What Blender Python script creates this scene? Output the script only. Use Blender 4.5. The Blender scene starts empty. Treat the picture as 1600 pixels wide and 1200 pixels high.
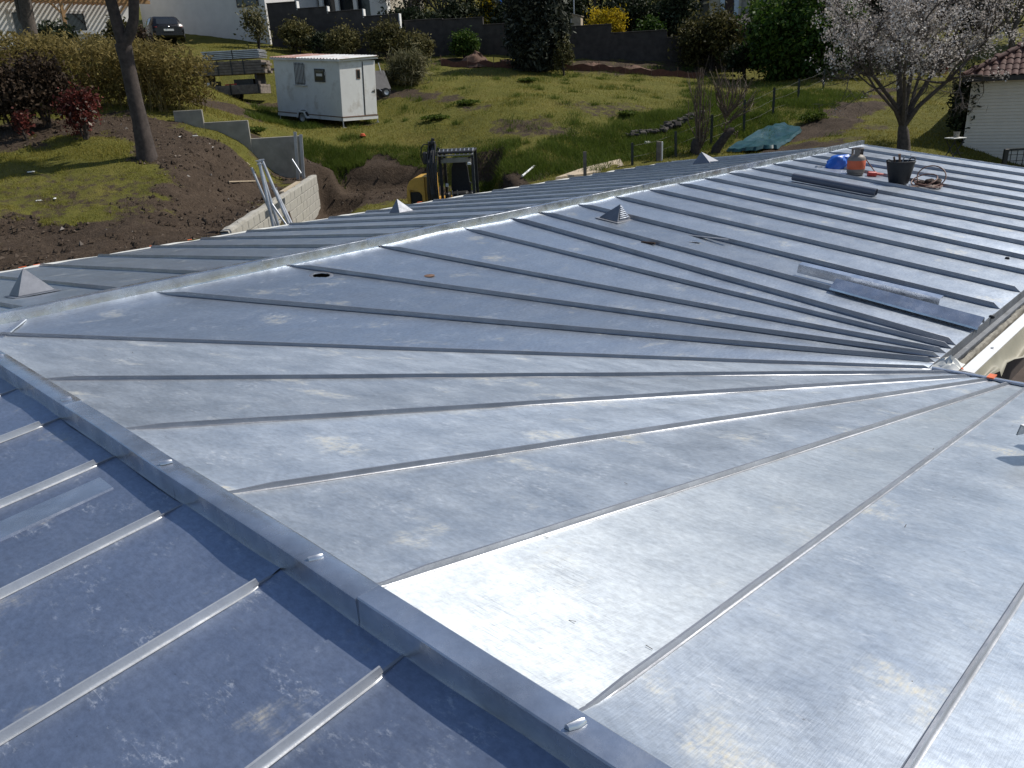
import bpy, math, random
import numpy as np
from mathutils import Vector, Matrix, noise as mnoise

# ------------------------------------------------------------------ camera, sky, sun, exposure
scene = bpy.context.scene
COL = scene.collection
CAM_H = 1.6                                   # eye height above the ridge line (ridge = z 0)
F_PX, PITCH, ROLL = 1220.4, 0.3586, -0.0513   # focal length in pixels of a 1600 px wide frame
cam_d = bpy.data.cameras.new('camera')
cam_d.sensor_width = 36.0
cam_d.lens = 36.0 * F_PX / 1600.0
cam_d.clip_start = 0.05
cam_d.clip_end = 2000.0
cam = bpy.data.objects.new('camera', cam_d)
COL.objects.link(cam)
cam.matrix_world = Matrix.Translation((0, 0, CAM_H)) @ Matrix.Rotation(math.pi / 2 - PITCH, 4, 'X') @ Matrix.Rotation(ROLL, 4, 'Z')
scene.camera = cam

SUN_AZ, SUN_EL = math.radians(21), math.radians(48)      # azimuth from +X towards +Y
world = bpy.data.worlds.new('World')
scene.world = world
world.use_nodes = True
wn = world.node_tree
bg = wn.nodes['Background']
sky = wn.nodes.new('ShaderNodeTexSky')
sky.sky_type = 'NISHITA'
sky.sun_disc = False
sky.sun_elevation = SUN_EL
sky.sun_rotation = math.pi / 2 - SUN_AZ
sky.altitude = 50
sky.air_density = 1.0
sky.dust_density = 0.8
sky.ozone_density = 1.2
wn.links.new(sky.outputs[0], bg.inputs[0])
bg.inputs[1].default_value = 0.10
sun_d = bpy.data.lights.new('sun', 'SUN')
sun_d.energy = 4.2
sun_d.angle = math.radians(0.55)
sun_d.color = (1.0, 0.95, 0.87)
sun = bpy.data.objects.new('sun', sun_d)
COL.objects.link(sun)
SUN_DIR = Vector((math.cos(SUN_EL) * math.cos(SUN_AZ), math.cos(SUN_EL) * math.sin(SUN_AZ), math.sin(SUN_EL)))
sun.rotation_euler = SUN_DIR.to_track_quat('Z', 'Y').to_euler()
sun.location = (20, 10, 30)
scene.view_settings.view_transform = 'Standard'
scene.view_settings.look = 'None'
scene.view_settings.gamma = 1.0
scene.view_settings.exposure = 0.15
scene.view_settings.use_curve_mapping = False
scene.cycles.max_bounces = 6
scene.cycles.diffuse_bounces = 3
scene.cycles.glossy_bounces = 3
scene.cycles.transmission_bounces = 4
scene.cycles.transparent_max_bounces = 6
scene.cycles.sample_clamp_indirect = 4.0

rng = np.random.default_rng(7)
random.seed(7)

# ------------------------------------------------------------------ sight lines of the survey photo
def ray(px, py):
    u, v = px - 800.0, py - 600.0
    c, s = math.cos(ROLL), math.sin(ROLL)
    u, v = c * u + s * v, -s * u + c * v
    xc, yc = u / F_PX, -v / F_PX
    return np.array([xc, math.cos(PITCH) + yc * math.sin(PITCH), -math.sin(PITCH) + yc * math.cos(PITCH)])

def at_depth(px, py, Y):
    r = ray(px, py)
    return np.array([0, 0, CAM_H]) + r * (Y / r[1])

def at_height(px, py, z):
    r = ray(px, py)
    return np.array([0, 0, CAM_H]) + r * ((z - CAM_H) / r[2])

# ------------------------------------------------------------------ mesh helpers
def set_props(o, label=None, cat=None, group=None, kind=None):
    if label: o['label'] = label
    if cat:
        o['category'] = cat
        if not kind: o['kind'] = 'thing'
    if group: o['group'] = group
    if kind: o['kind'] = kind
    return o

def link_mesh(name, me, mat=None, parent=None, loc=None):
    o = bpy.data.objects.new(name, me)
    COL.objects.link(o)
    if mat is not None and len(me.materials) == 0: me.materials.append(mat)
    if parent is not None: o.parent = parent
    if loc is not None: o.location = loc
    return o

def mesh_from(name, verts, faces, mat=None, smooth=None, uv=None):
    me = bpy.data.meshes.new(name)
    me.from_pydata([tuple(map(float, v)) for v in verts], [], [tuple(int(i) for i in f) for f in faces])
    if mat is not None: me.materials.append(mat)
    if uv is not None:
        ul = me.uv_layers.new(name='UVMap')
        li = np.zeros(len(me.loops), dtype=np.int32)
        me.loops.foreach_get('vertex_index', li)
        ul.data.foreach_set('uv', np.asarray(uv, dtype=np.float32)[li].ravel())
    if smooth is not None:
        me.polygons.foreach_set('use_smooth', [True] * len(me.polygons))
        if smooth > 0: me.set_sharp_from_angle(angle=math.radians(smooth))
    me.update()
    return me

def quads_mesh(name, V, mat, tint=None, tri=False):
    """V: (N,4,3) or (N,3,3) loose faces built fast, with a per-face tint attribute."""
    n, k = V.shape[0], V.shape[1]
    me = bpy.data.meshes.new(name)
    me.vertices.add(n * k)
    me.vertices.foreach_set('co', V.reshape(-1).astype(np.float32))
    me.loops.add(n * k)
    me.loops.foreach_set('vertex_index', np.arange(n * k, dtype=np.int32))
    me.polygons.add(n)
    me.polygons.foreach_set('loop_start', np.arange(0, n * k, k, dtype=np.int32))
    me.polygons.foreach_set('loop_total', np.full(n, k, dtype=np.int32))
    if tint is not None:
        a = me.attributes.new('tint', 'FLOAT', 'FACE')
        a.data.foreach_set('value', tint.astype(np.float32))
    me.materials.append(mat)
    me.update(calc_edges=True)
    return me

class MB:
    """collects boxes, tubes, lathes and plates, then links them as ONE mesh object"""
    def __init__(self): self.v, self.f = [], []
    def add(self, verts, faces):
        b = len(self.v)
        self.v += [tuple(p) for p in verts]
        self.f += [tuple(i + b for i in f) for f in faces]
        return self
    def box(self, c, size, rz=0.0, bev=0.0, M=None):
        hx, hy, hz = size[0] / 2, size[1] / 2, size[2] / 2
        if bev > 0:
            b = min(bev, hx * .9, hy * .9, hz * .9)
            pts, idx = [], {}
            for sx in (-1, 1):
                for sy in (-1, 1):
                    for sz in (-1, 1):
                        for ax in range(3):
                            p = [sx * (hx - b), sy * (hy - b), sz * (hz - b)]
                            p[ax] = (sx, sy, sz)[ax] * (hx, hy, hz)[ax]
                            idx[(sx, sy, sz, ax)] = len(pts); pts.append(p)
            F = []
            S = (-1, 1)
            for ax in range(3):
                o1, o2 = (ax + 1) % 3, (ax + 2) % 3
                for s in S:
                    q = []
                    for a, b2 in ((-1, -1), (1, -1), (1, 1), (-1, 1)):
                        sg = [0, 0, 0]; sg[ax] = s; sg[o1] = a; sg[o2] = b2
                        q.append(idx[(*sg, ax)])
                    F.append(q if s > 0 else q[::-1])
            for ax in range(3):
                o1, o2 = (ax + 1) % 3, (ax + 2) % 3
                for a in S:
                    for b2 in S:
                        sg0 = [0, 0, 0]; sg0[o1] = a; sg0[o2] = b2
                        p0 = list(sg0); p0[ax] = -1; p1 = list(sg0); p1[ax] = 1
                        q = [idx[(*p0, o1)], idx[(*p1, o1)], idx[(*p1, o2)], idx[(*p0, o2)]]
                        F.append(q if a * b2 > 0 else q[::-1])
            for sx in S:
                for sy in S:
                    for sz in S:
                        q = [idx[(sx, sy, sz, a)] for a in range(3)]
                        F.append(q if sx * sy * sz > 0 else q[::-1])
        else:
            pts = [(-hx, -hy, -hz), (hx, -hy, -hz), (hx, hy, -hz), (-hx, hy, -hz), (-hx, -hy, hz), (hx, -hy, hz), (hx, hy, hz), (-hx, hy, hz)]
            F = [(0, 3, 2, 1), (4, 5, 6, 7), (0, 1, 5, 4), (1, 2, 6, 5), (2, 3, 7, 6), (3, 0, 4, 7)]
        cr, sr = math.cos(rz), math.sin(rz)
        out = []
        for p in pts:
            if M is not None:
                q = M @ Vector(p); out.append((q.x + c[0], q.y + c[1], q.z + c[2]))
            else:
                out.append((c[0] + cr * p[0] - sr * p[1], c[1] + sr * p[0] + cr * p[1], c[2] + p[2]))
        return self.add(out, F)
    def bar(self, a, b, w, h, up=(0, 0, 1)):
        a, b = Vector(a), Vector(b); d = b - a; L = d.length
        if L < 1e-6: return self
        x = d / L; u = Vector(up)
        y = u.cross(x)
        if y.length < 1e-4: y = Vector((0, 1, 0)).cross(x)
        y.normalize(); z = x.cross(y)
        M = Matrix((x, y, z)).transposed()
        return self.box((a + b) / 2, (L, w, h), M=M)
    def tube(self, pts, r, n=8, cap=True, jitter=0.0, rs=None):
        P = [Vector(p) for p in pts]
        R = r if hasattr(r, '__len__') else [r] * len(P)
        rings, V, F = [], [], []
        prev = None
        for i, p in enumerate(P):
            d = (P[min(i + 1, len(P) - 1)] - P[max(i - 1, 0)]).normalized()
            if prev is None:
                ref = Vector((0, 0, 1)) if abs(d.z) < .9 else Vector((1, 0, 0))
                u = d.cross(ref).normalized()
            else:
                u = (prev - d * prev.dot(d)).normalized()
            prev = u; w = d.cross(u)
            ring = []
            for k in range(n):
                a = 2 * math.pi * k / n
                rr = R[i] * (1 + (jitter * (rs.random() - .5) * 2 if jitter else 0))
                ring.append(len(V)); V.append(p + (u * math.cos(a) + w * math.sin(a)) * rr)
            rings.append(ring)
        for i in range(len(P) - 1):
            for k in range(n):
                F.append((rings[i][k], rings[i][(k + 1) % n], rings[i + 1][(k + 1) % n], rings[i + 1][k]))
        if cap: F.append(rings[0][::-1]); F.append(rings[-1])
        return self.add(V, F)
    def lathe(self, prof, n=20, c=(0, 0, 0), closed=False):
        V, F = [], []
        for (r, z) in prof:
            for k in range(n):
                a = 2 * math.pi * k / n
                V.append((c[0] + r * math.cos(a), c[1] + r * math.sin(a), c[2] + z))
        m = len(prof)
        for i in range(m - 1 if not closed else m):
            j = (i + 1) % m
            for k in range(n):
                F.append((i * n + k, i * n + (k + 1) % n, j * n + (k + 1) % n, j * n + k))
        if not closed:
            F.append(tuple(range(n))[::-1]); F.append(tuple((m - 1) * n + k for k in range(n)))
        return self.add(V, F)
    def prism(self, poly, axis, a, b):
        """polygon in the plane across `axis` (0,1,2) pulled from a to b"""
        n = len(poly)
        def mk(p, t):
            q = [0, 0, 0]; o1, o2 = [(1, 2), (0, 2), (0, 1)][axis]
            q[axis] = t; q[o1] = p[0]; q[o2] = p[1]; return q
        V = [mk(p, a) for p in poly] + [mk(p, b) for p in poly]
        F = [tuple(range(n))[::-1], tuple(range(n, 2 * n))] + [(i, (i + 1) % n, n + (i + 1) % n, n + i) for i in range(n)]
        return self.add(V, F)
    def build(self, name, mat, parent=None, loc=None, smooth=None, origin=None, uv=None):
        v = self.v
        if origin is not None: v = [(p[0] - origin[0], p[1] - origin[1], p[2] - origin[2]) for p in v]
        me = mesh_from(name, v, self.f, mat, smooth, uv)
        import bmesh
        bm = bmesh.new(); bm.from_mesh(me); bmesh.ops.recalc_face_normals(bm, faces=bm.faces); bm.to_mesh(me); bm.free()
        return link_mesh(name, me, None, parent, loc)

def thing(name, label, cat, loc=(0, 0, 0), rz=0.0, group=None):
    o = bpy.data.objects.new(name, None)
    o.empty_display_size = 0.3
    COL.objects.link(o)
    o.location = tuple(float(c) for c in loc)
    o.rotation_euler = (0, 0, rz)
    return set_props(o, label, cat, group)

def solo(mb, name, mat, label, cat, loc=(0, 0, 0), rz=0.0, group=None, smooth=None, origin=None):
    o = mb.build(name, mat, None, tuple(float(c) for c in loc), smooth, origin)
    o.rotation_euler = (0, 0, rz)
    return set_props(o, label, cat, group)

# ------------------------------------------------------------------ value noise for terrain and scatter
_H = np.random.default_rng(3).random((256, 256))
def vnoise(x, y):
    x, y = np.asarray(x, float), np.asarray(y, float)
    xi, yi = np.floor(x).astype(int), np.floor(y).astype(int)
    fx, fy = x - xi, y - yi
    fx, fy = fx * fx * (3 - 2 * fx), fy * fy * (3 - 2 * fy)
    g = lambda a, b: _H[a % 256, b % 256]
    return (g(xi, yi) * (1 - fx) + g(xi + 1, yi) * fx) * (1 - fy) + (g(xi, yi + 1) * (1 - fx) + g(xi + 1, yi + 1) * fx) * fy
def fbm(x, y, o=4):
    s, a, t = 0, .5, 0
    for i in range(o):
        s = s + a * vnoise(np.asarray(x) * 2 ** i + 17 * i, np.asarray(y) * 2 ** i + 31 * i); t += a; a *= .5
    return s / t

# ------------------------------------------------------------------ materials
def nodes_of(name):
    m = bpy.data.materials.new(name); m.use_nodes = True
    nt = m.node_tree
    return m, nt, nt.nodes['Principled BSDF']
def N(nt, t, **kw):
    n = nt.nodes.new(t)
    for k, v in kw.items(): setattr(n, k, v)
    return n
def noise_node(nt, vec, scale, detail=4, rough=.55):
    n = N(nt, 'ShaderNodeTexNoise')
    n.inputs['Scale'].default_value = scale; n.inputs['Detail'].default_value = detail; n.inputs['Roughness'].default_value = rough
    if vec is not None: nt.links.new(vec, n.inputs['Vector'])
    return n.outputs['Fac']
def ramp(nt, fac, stops):
    r = N(nt, 'ShaderNodeValToRGB')
    while len(r.color_ramp.elements) < len(stops): r.color_ramp.elements.new(.5)
    for e, (p, c) in zip(r.color_ramp.elements, stops):
        e.position = p; e.color = (*c, 1) if hasattr(c, '__len__') else (c, c, c, 1)
    nt.links.new(fac, r.inputs[0])
    return r.outputs[0]
def math_node(nt, op, a, b=None, clamp=False):
    n = N(nt, 'ShaderNodeMath', operation=op, use_clamp=clamp)
    for i, x in enumerate((a, b)):
        if x is None: continue
        if isinstance(x, (int, float)): n.inputs[i].default_value = x
        else: nt.links.new(x, n.inputs[i])
    return n.outputs[0]
def mixc(nt, fac, a, b, mode='MIX'):
    n = N(nt, 'ShaderNodeMix', data_type='RGBA', blend_type=mode)
    for i, x in ((0, fac), (6, a), (7, b)):
        if isinstance(x, (int, float)): n.inputs[i].default_value = x
        elif isinstance(x, tuple): n.inputs[i].default_value = (*x, 1)
        else: nt.links.new(x, n.inputs[i])
    return n.outputs[2]
def bump(nt, bsdf, h, strength=.3, dist=.01):
    b = N(nt, 'ShaderNodeBump'); b.inputs['Strength'].default_value = strength; b.inputs['Distance'].default_value = dist
    nt.links.new(h, b.inputs['Height']); nt.links.new(b.outputs[0], bsdf.inputs['Normal'])

def paint(name, col, rough=.6, metal=0.0, var=.18, scale=6.0, bmp=.15, dirt=None, dirt_amt=.35, spec=.5):
    """plain material with mottled colour, optional dirt stains and fine relief"""
    m, nt, b = nodes_of(name)
    tc = N(nt, 'ShaderNodeTexCoord').outputs['Object']
    n1 = noise_node(nt, tc, scale, 5)
    c = tuple(max(0, x * (1 - var)) for x in col); d = tuple(min(1, x * (1 + var)) for x in col)
    out = ramp(nt, n1, [(.3, c), (.7, d)])
    if dirt is not None:
        n2 = noise_node(nt, tc, scale * .45 + 1, 6, .65)
        k = ramp(nt, n2, [(.52, 0.0), (.72, 1.0)])
        out = mixc(nt, math_node(nt, 'MULTIPLY', k, dirt_amt), out, tuple(dirt))
    nt.links.new(out, b.inputs['Base Color'])
    b.inputs['Metallic'].default_value = metal
    b.inputs['Specular IOR Level'].default_value = spec
    nt.links.new(ramp(nt, noise_node(nt, tc, scale * 2.3, 3), [(.2, max(0, rough - .1)), (.8, min(1, rough + .1))]), b.inputs['Roughness'])
    if bmp: bump(nt, b, noise_node(nt, tc, scale * 5, 4), bmp, .006)
    return m

def leaf_mat(name, stops, rough=.55, transl=.3):
    m, nt, b = nodes_of(name)
    at = N(nt, 'ShaderNodeAttribute', attribute_name='tint')
    c = ramp(nt, at.outputs['Fac'], stops)
    nt.links.new(c, b.inputs['Base Color'])
    b.inputs['Roughness'].default_value = min(1, rough + .2)
    b.inputs['Specular IOR Level'].default_value = .2
    tr = N(nt, 'ShaderNodeBsdfTranslucent'); nt.links.new(c, tr.inputs[0])
    mx = N(nt, 'ShaderNodeMixShader'); mx.inputs[0].default_value = transl
    nt.links.new(b.outputs[0], mx.inputs[1]); nt.links.new(tr.outputs[0], mx.inputs[2])
    nt.links.new(mx.outputs[0], nt.nodes['Material Output'].inputs[0])
    return m

def zinc_sheet(name, base=(.50, .55, .605), rough=(.36, .48), aniso=.42, dusty=.6, dark=.11, metal=.86, streak=.2):
    """rolled zinc: grooves along the sheet (UV v), cloudy oxide, scuffs, scratches and dusty boot prints"""
    m, nt, b = nodes_of(name)
    uvn = N(nt, 'ShaderNodeUVMap'); uvn.uv_map = 'UVMap'
    oi = N(nt, 'ShaderNodeObjectInfo')
    add = N(nt, 'ShaderNodeVectorMath', operation='ADD')
    sc = N(nt, 'ShaderNodeVectorMath', operation='SCALE'); sc.inputs[3].default_value = 60.0
    comb = N(nt, 'ShaderNodeCombineXYZ')
    nt.links.new(oi.outputs['Random'], comb.inputs[0]); nt.links.new(oi.outputs['Random'], comb.inputs[1])
    nt.links.new(comb.outputs[0], sc.inputs[0])
    nt.links.new(uvn.outputs[0], add.inputs[0]); nt.links.new(sc.outputs[0], add.inputs[1])
    uv = add.outputs[0]
    def stretched(sx, sy, rz=0.0):
        mp = N(nt, 'ShaderNodeMapping'); mp.inputs['Scale'].default_value = (sx, sy, 1); mp.inputs['Rotation'].default_value = (0, 0, rz)
        nt.links.new(uv, mp.inputs['Vector']); return mp.outputs[0]
    cloud = noise_node(nt, stretched(1.5, 1.0), 1.1, 8, .68)
    blot = noise_node(nt, uv, 4.5, 8, .72)
    fine = noise_node(nt, stretched(1.0, 1.6), 24, 6, .75)
    lo, hi = tuple(x * (1 - dark) for x in base), tuple(min(1, x * 1.12) for x in base)
    c1 = ramp(nt, cloud, [(.34, lo), (.5, base), (.66, hi)])
    c2 = mixc(nt, .5, c1, ramp(nt, blot, [(.36, tuple(x * .84 for x in base)), (.5, base), (.64, tuple(min(1, x * 1.10) for x in base))]))
    c2 = mixc(nt, .4, c2, ramp(nt, fine, [(.36, tuple(x * .60 for x in base)), (.64, tuple(min(1, x * 1.28) for x in base))]))
    per = math_node(nt, 'ADD', math_node(nt, 'MULTIPLY', oi.outputs['Random'], .24), .88)
    hs = N(nt, 'ShaderNodeHueSaturation'); nt.links.new(per, hs.inputs['Value']); nt.links.new(c2, hs.inputs['Color'])
    col = hs.outputs[0]
    # dark scuffs, short and drawn across the sheet
    patch = ramp(nt, noise_node(nt, uv, 1.6, 4, .6), [(.45, 0.0), (.62, 1.0)])
    sc1 = ramp(nt, noise_node(nt, stretched(2.2, 62, .12), 2.0, 7, .8), [(.52, 0.0), (.66, 1.0)])
    col = mixc(nt, math_node(nt, 'MULTIPLY', math_node(nt, 'MULTIPLY', sc1, patch), streak * 1.6), col, (.13, .15, .19))
    # fine pale scratches in two directions
    l1 = ramp(nt, noise_node(nt, stretched(3, 70, .9), 1.3, 3, .6), [(.66, 0.0), (.70, 1.0)])
    l2 = ramp(nt, noise_node(nt, stretched(60, 2.5, .35), 1.3, 3, .6), [(.67, 0.0), (.71, 1.0)])
    blob2 = ramp(nt, noise_node(nt, stretched(1.3, 1.9), 2.3, 5, .65), [(.52, 0.0), (.64, 1.0)])
    sc2 = ramp(nt, noise_node(nt, stretched(10, 22, .5), 1.9, 7, .8), [(.52, 0.0), (.60, 1.0)])
    scuff = math_node(nt, 'MULTIPLY', blob2, math_node(nt, 'ADD', math_node(nt, 'MULTIPLY', sc2, .55), math_node(nt, 'MULTIPLY', math_node(nt, 'ADD', l1, l2, True), .4)), True)
    # dusty beige boot prints: blobs broken by a sole pattern
    blob = ramp(nt, noise_node(nt, uv, 2.0, 5, .6), [(.585, 0.0), (.68, 1.0)])
    wv = N(nt, 'ShaderNodeTexWave'); wv.inputs['Scale'].default_value = 15.0; wv.inputs['Distortion'].default_value = 7.0; wv.inputs['Detail'].default_value = 3
    nt.links.new(uv, wv.inputs['Vector'])
    br = ramp(nt, noise_node(nt, uv, 17, 7, .8), [(.40, 0.0), (.60, 1.0)])
    sole = math_node(nt, 'MULTIPLY', math_node(nt, 'ADD', math_node(nt, 'MULTIPLY', wv.outputs['Fac'], .5), .5), br)
    dust = math_node(nt, 'MULTIPLY', math_node(nt, 'MULTIPLY', blob, sole), dusty)
    specks = ramp(nt, noise_node(nt, uv, 60, 3, .6), [(.70, 0.0), (.75, 1.0)])
    dots = ramp(nt, noise_node(nt, stretched(1, 1.3), 34, 3, .5), [(.715, 0.0), (.745, 1.0)])
    col = mixc(nt, dust, col, (.50, .43, .27))
    col = mixc(nt, math_node(nt, 'MULTIPLY', scuff, .95), col, (.70, .72, .74))
    col = mixc(nt, math_node(nt, 'MULTIPLY', specks, .4), col, (.8, .8, .78))
    col = mixc(nt, math_node(nt, 'MULTIPLY', math_node(nt, 'MULTIPLY', dots, patch), .55), col, (.09, .085, .08))
    nt.links.new(col, b.inputs['Base Color'])
    met = math_node(nt, 'SUBTRACT', metal, math_node(nt, 'ADD', math_node(nt, 'MULTIPLY', dust, .8), math_node(nt, 'MULTIPLY', scuff, .5)), True)
    nt.links.new(met, b.inputs['Metallic'])
    rg = ramp(nt, noise_node(nt, stretched(1, 1.4), 2.6, 8, .7), [(.32, rough[0]), (.68, rough[1])])
    nt.links.new(math_node(nt, 'ADD', rg, math_node(nt, 'MULTIPLY', dust, .3)), b.inputs['Roughness'])
    b.inputs['Anisotropic'].default_value = aniso
    tg = N(nt, 'ShaderNodeTangent', direction_type='UV_MAP'); tg.uv_map = 'UVMap'
    nt.links.new(tg.outputs[0], b.inputs['Tangent'])
    h = math_node(nt, 'ADD', noise_node(nt, stretched(40, 3), 4.0, 3), math_node(nt, 'MULTIPLY', noise_node(nt, uv, 5, 6, .6), 2.2))
    bump(nt, b, h, .13, .004)
    return m

def zinc_plain(name, base=(.50, .52, .55), rough=.42, var=.16, metal=.95):
    m, nt, b = nodes_of(name)
    tc = N(nt, 'ShaderNodeTexCoord').outputs['Object']
    n1 = noise_node(nt, tc, 3.5, 6, .65)
    col = ramp(nt, n1, [(.3, tuple(x * (1 - var) for x in base)), (.7, tuple(min(1, x * (1 + var)) for x in base))])
    st = ramp(nt, noise_node(nt, tc, 30, 4, .7), [(.62, 0.0), (.72, 1.0)])
    col = mixc(nt, math_node(nt, 'MULTIPLY', st, .3), col, (.72, .73, .74))
    nt.links.new(col, b.inputs['Base Color'])
    b.inputs['Metallic'].default_value = metal
    nt.links.new(ramp(nt, noise_node(nt, tc, 9, 4), [(.25, rough - .1), (.75, rough + .12)]), b.inputs['Roughness'])
    bump(nt, b, math_node(nt, 'ADD', noise_node(nt, tc, 14, 5, .65), math_node(nt, 'MULTIPLY', noise_node(nt, tc, 40, 3), .35)), .24, .006)
    return m

MAT = {}
MAT['zinc'] = zinc_sheet('zinc_sheet')
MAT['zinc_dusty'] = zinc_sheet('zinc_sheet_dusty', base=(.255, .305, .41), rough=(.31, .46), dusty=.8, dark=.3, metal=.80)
MAT['zinc_new'] = zinc_sheet('zinc_sheet_brushed', base=(.54, .58, .61), rough=(.42, .52), aniso=.76, dusty=.3, dark=.10, metal=.82, streak=.38)
MAT['vent'] = zinc_plain('zinc_vent', (.19, .20, .225), .5, .15, .5)
MAT['seam'] = zinc_plain('zinc_seam', (.31, .32, .345), .40, metal=.66)
MAT['seam_sunlit'] = zinc_plain('zinc_seam_sunlit', (.56, .57, .58), .38, .15, .6)  # paler copy of the same seam zinc, sunlight put into its colour
MAT['cap'] = zinc_plain('zinc_cap', (.50, .535, .59), .23, .24, .86)
MAT['bright'] = zinc_plain('zinc_bright', (.72, .73, .74), .28, .08)
MAT['galva'] = zinc_plain('galvanised_steel', (.42, .43, .45), .45, .25, .7)
MAT['old_gutter'] = zinc_plain('aged_gutter_zinc', (.16, .17, .185), .6, .3, .45)
MAT['deck'] = paint('roof_boards', (.16, .11, .07), .85)
MAT['white_pl'] = paint('white_plastic', (.78, .78, .76), .45, var=.04)
MAT['membrane'] = paint('pale_membrane', (.62, .62, .58), .7, var=.1)
MAT['orange_tape'] = paint('orange_tape', (.75, .16, .05), .6)
MAT['concrete'] = paint('concrete', (.26, .245, .21), .9, var=.2, scale=3, dirt=(.16, .14, .11))
MAT['block'] = paint('concrete_block', (.34, .325, .285), .92, var=.22, scale=5, bmp=.5, dirt=(.18, .16, .12), dirt_amt=.5)
MAT['mortar'] = paint('mortar', (.27, .26, .23), .95, var=.2, scale=10, bmp=.5)
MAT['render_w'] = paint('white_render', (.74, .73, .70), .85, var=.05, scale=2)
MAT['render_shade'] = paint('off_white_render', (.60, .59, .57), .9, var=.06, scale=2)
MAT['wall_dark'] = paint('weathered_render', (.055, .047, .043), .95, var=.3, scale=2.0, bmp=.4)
MAT['stone_wall'] = paint('old_stone', (.05, .042, .037), .95, var=.35, scale=3, bmp=.6)
MAT['wood'] = paint('brown_wood', (.30, .18, .08), .75, var=.25, scale=9)
MAT['old_wood'] = paint('weathered_timber', (.17, .14, .115), .85, var=.35, scale=6, bmp=.4)
MAT['pale_wood'] = paint('pale_timber', (.42, .34, .24), .8, var=.2, scale=8)
MAT['bark'] = paint('bark', (.050, .038, .032), .95, var=.45, scale=9, bmp=1.0)
MAT['bark_grey'] = paint('grey_bark', (.075, .06, .05), .95, var=.4, scale=12, bmp=.8)
MAT['rubber'] = paint('black_rubber', (.011, .011, .012), .6, var=.3)
MAT['black_pl'] = paint('black_plastic', (.02, .02, .022), .5, var=.3, dirt=(.2, .19, .17), dirt_amt=.15)
MAT['black_metal'] = paint('black_metal', (.03, .03, .032), .5, metal=.3, var=.3)
MAT['glass'] = paint('dark_glass', (.02, .024, .028), .08, var=.1, bmp=0)
MAT['yellow'] = paint('yellow_machine_paint', (.62, .36, .06), .5, var=.12, dirt=(.2, .15, .09), dirt_amt=.4)
MAT['grey_pl'] = paint('grey_pvc', (.085, .095, .125), .42, var=.1)
MAT['blue_pl'] = paint('blue_plastic', (.02, .12, .50), .4, var=.15)
MAT['bottle'] = paint('grey_gas_bottle', (.19, .16, .135), .55, var=.15, dirt=(.2, .12, .07), dirt_amt=.4)
MAT['orange'] = paint('orange_red_paint', (.60, .11, .04), .5, var=.12)
MAT['red_pl'] = paint('red_plastic', (.52, .05, .04), .45, var=.1)
MAT['copper_hose'] = paint('brown_orange_hose', (.16, .075, .05), .5, var=.2)
MAT['dark_brown'] = paint('dark_brown_cloth', (.05, .03, .022), .9, var=.4)
MAT['rust'] = paint('rusty_iron', (.15, .085, .055), .85, var=.35)
MAT['tarp_green'] = paint('blue_green_tarpaulin', (.013, .060, .066), .34, var=.25, scale=3)
MAT['tarp_beige'] = paint('beige_tarpaulin', (.30, .28, .21), .6, var=.15, scale=3)
MAT['wool'] = paint('yellowish_mineral_wool', (.27, .25, .205), .95, var=.3, scale=14, bmp=.8)
MAT['brown_pit'] = paint('dark_brown_floor', (.07, .052, .045), .95, var=.15)
MAT['trailer_w'] = paint('trailer_white_paint', (.62, .62, .60), .55, var=.07, scale=1.6, dirt=(.26, .21, .15), dirt_amt=.55)
MAT['trailer_rust'] = paint('faded_red_primer', (.34, .19, .15), .7, var=.25, scale=2.5, dirt=(.6, .58, .55), dirt_amt=.7)
MAT['trailer_roof'] = paint('trailer_roof_sheet', (.62, .62, .60), .5, var=.08, scale=1.4, dirt=(.34, .13, .08), dirt_amt=.8)
MAT['car'] = paint('black_car_paint', (.004, .004, .005), .3, var=.1, bmp=0)
MAT['tile'] = paint('terracotta_tile', (.085, .036, .027), .85, var=.28, scale=3)
MAT['cream'] = paint('cream_siding', (.70, .63, .54), .85, var=.05, scale=2)
MAT['terrac'] = paint('brown_pergola_wood', (.33, .19, .08), .7, var=.2)
MAT['beige_wall'] = paint('beige_render', (.42, .38, .31), .9, var=.07, scale=2)
MAT['roof_dark'] = paint('dark_slate', (.05, .045, .045), .8, var=.25)
MAT['shutter'] = paint('pale_blue_shutter', (.52, .60, .64), .6, var=.05)
MAT['orange_net'] = paint('orange_brown_netting', (.10, .035, .02), .8, var=.3)
MAT['soil_heap'] = paint('orange_soil', (.11, .06, .038), .95, var=.35, scale=4, bmp=.8)
MAT['fence_post'] = paint('green_black_post', (.03, .035, .03), .7, var=.3)
MAT['wire'] = paint('wire', (.05, .05, .045), .7)
MAT['red_cloth'] = paint('faded_red_cloth', (.42, .12, .10), .8)

L_LAWN = [(0, (.085, .085, .015)), (.45, (.18, .168, .026)), (.8, (.26, .215, .045)), (1, (.34, .26, .10))]
MAT['grass'] = leaf_mat('grass_blades', L_LAWN, .6, .35)
MAT['lush'] = leaf_mat('lush_grass', [(0, (.035, .055, .008)), (.5, (.075, .11, .014)), (1, (.14, .17, .035))], .6, .35)
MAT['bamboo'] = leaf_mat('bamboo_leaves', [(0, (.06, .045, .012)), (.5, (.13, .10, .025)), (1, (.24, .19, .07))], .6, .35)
MAT['dark_green'] = leaf_mat('dark_leaves', [(0, (.012, .018, .008)), (.6, (.028, .040, .016)), (1, (.09, .10, .06))], .5, .2)
MAT['conifer'] = leaf_mat('grey_green_needles', [(0, (.014, .018, .012)), (.6, (.035, .042, .030)), (1, (.15, .155, .12))], .55, .2)
MAT['bush'] = leaf_mat('shrub_leaves', [(0, (.026, .027, .009)), (.5, (.085, .078, .024)), (1, (.24, .21, .09))], .5, .25)
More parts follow.
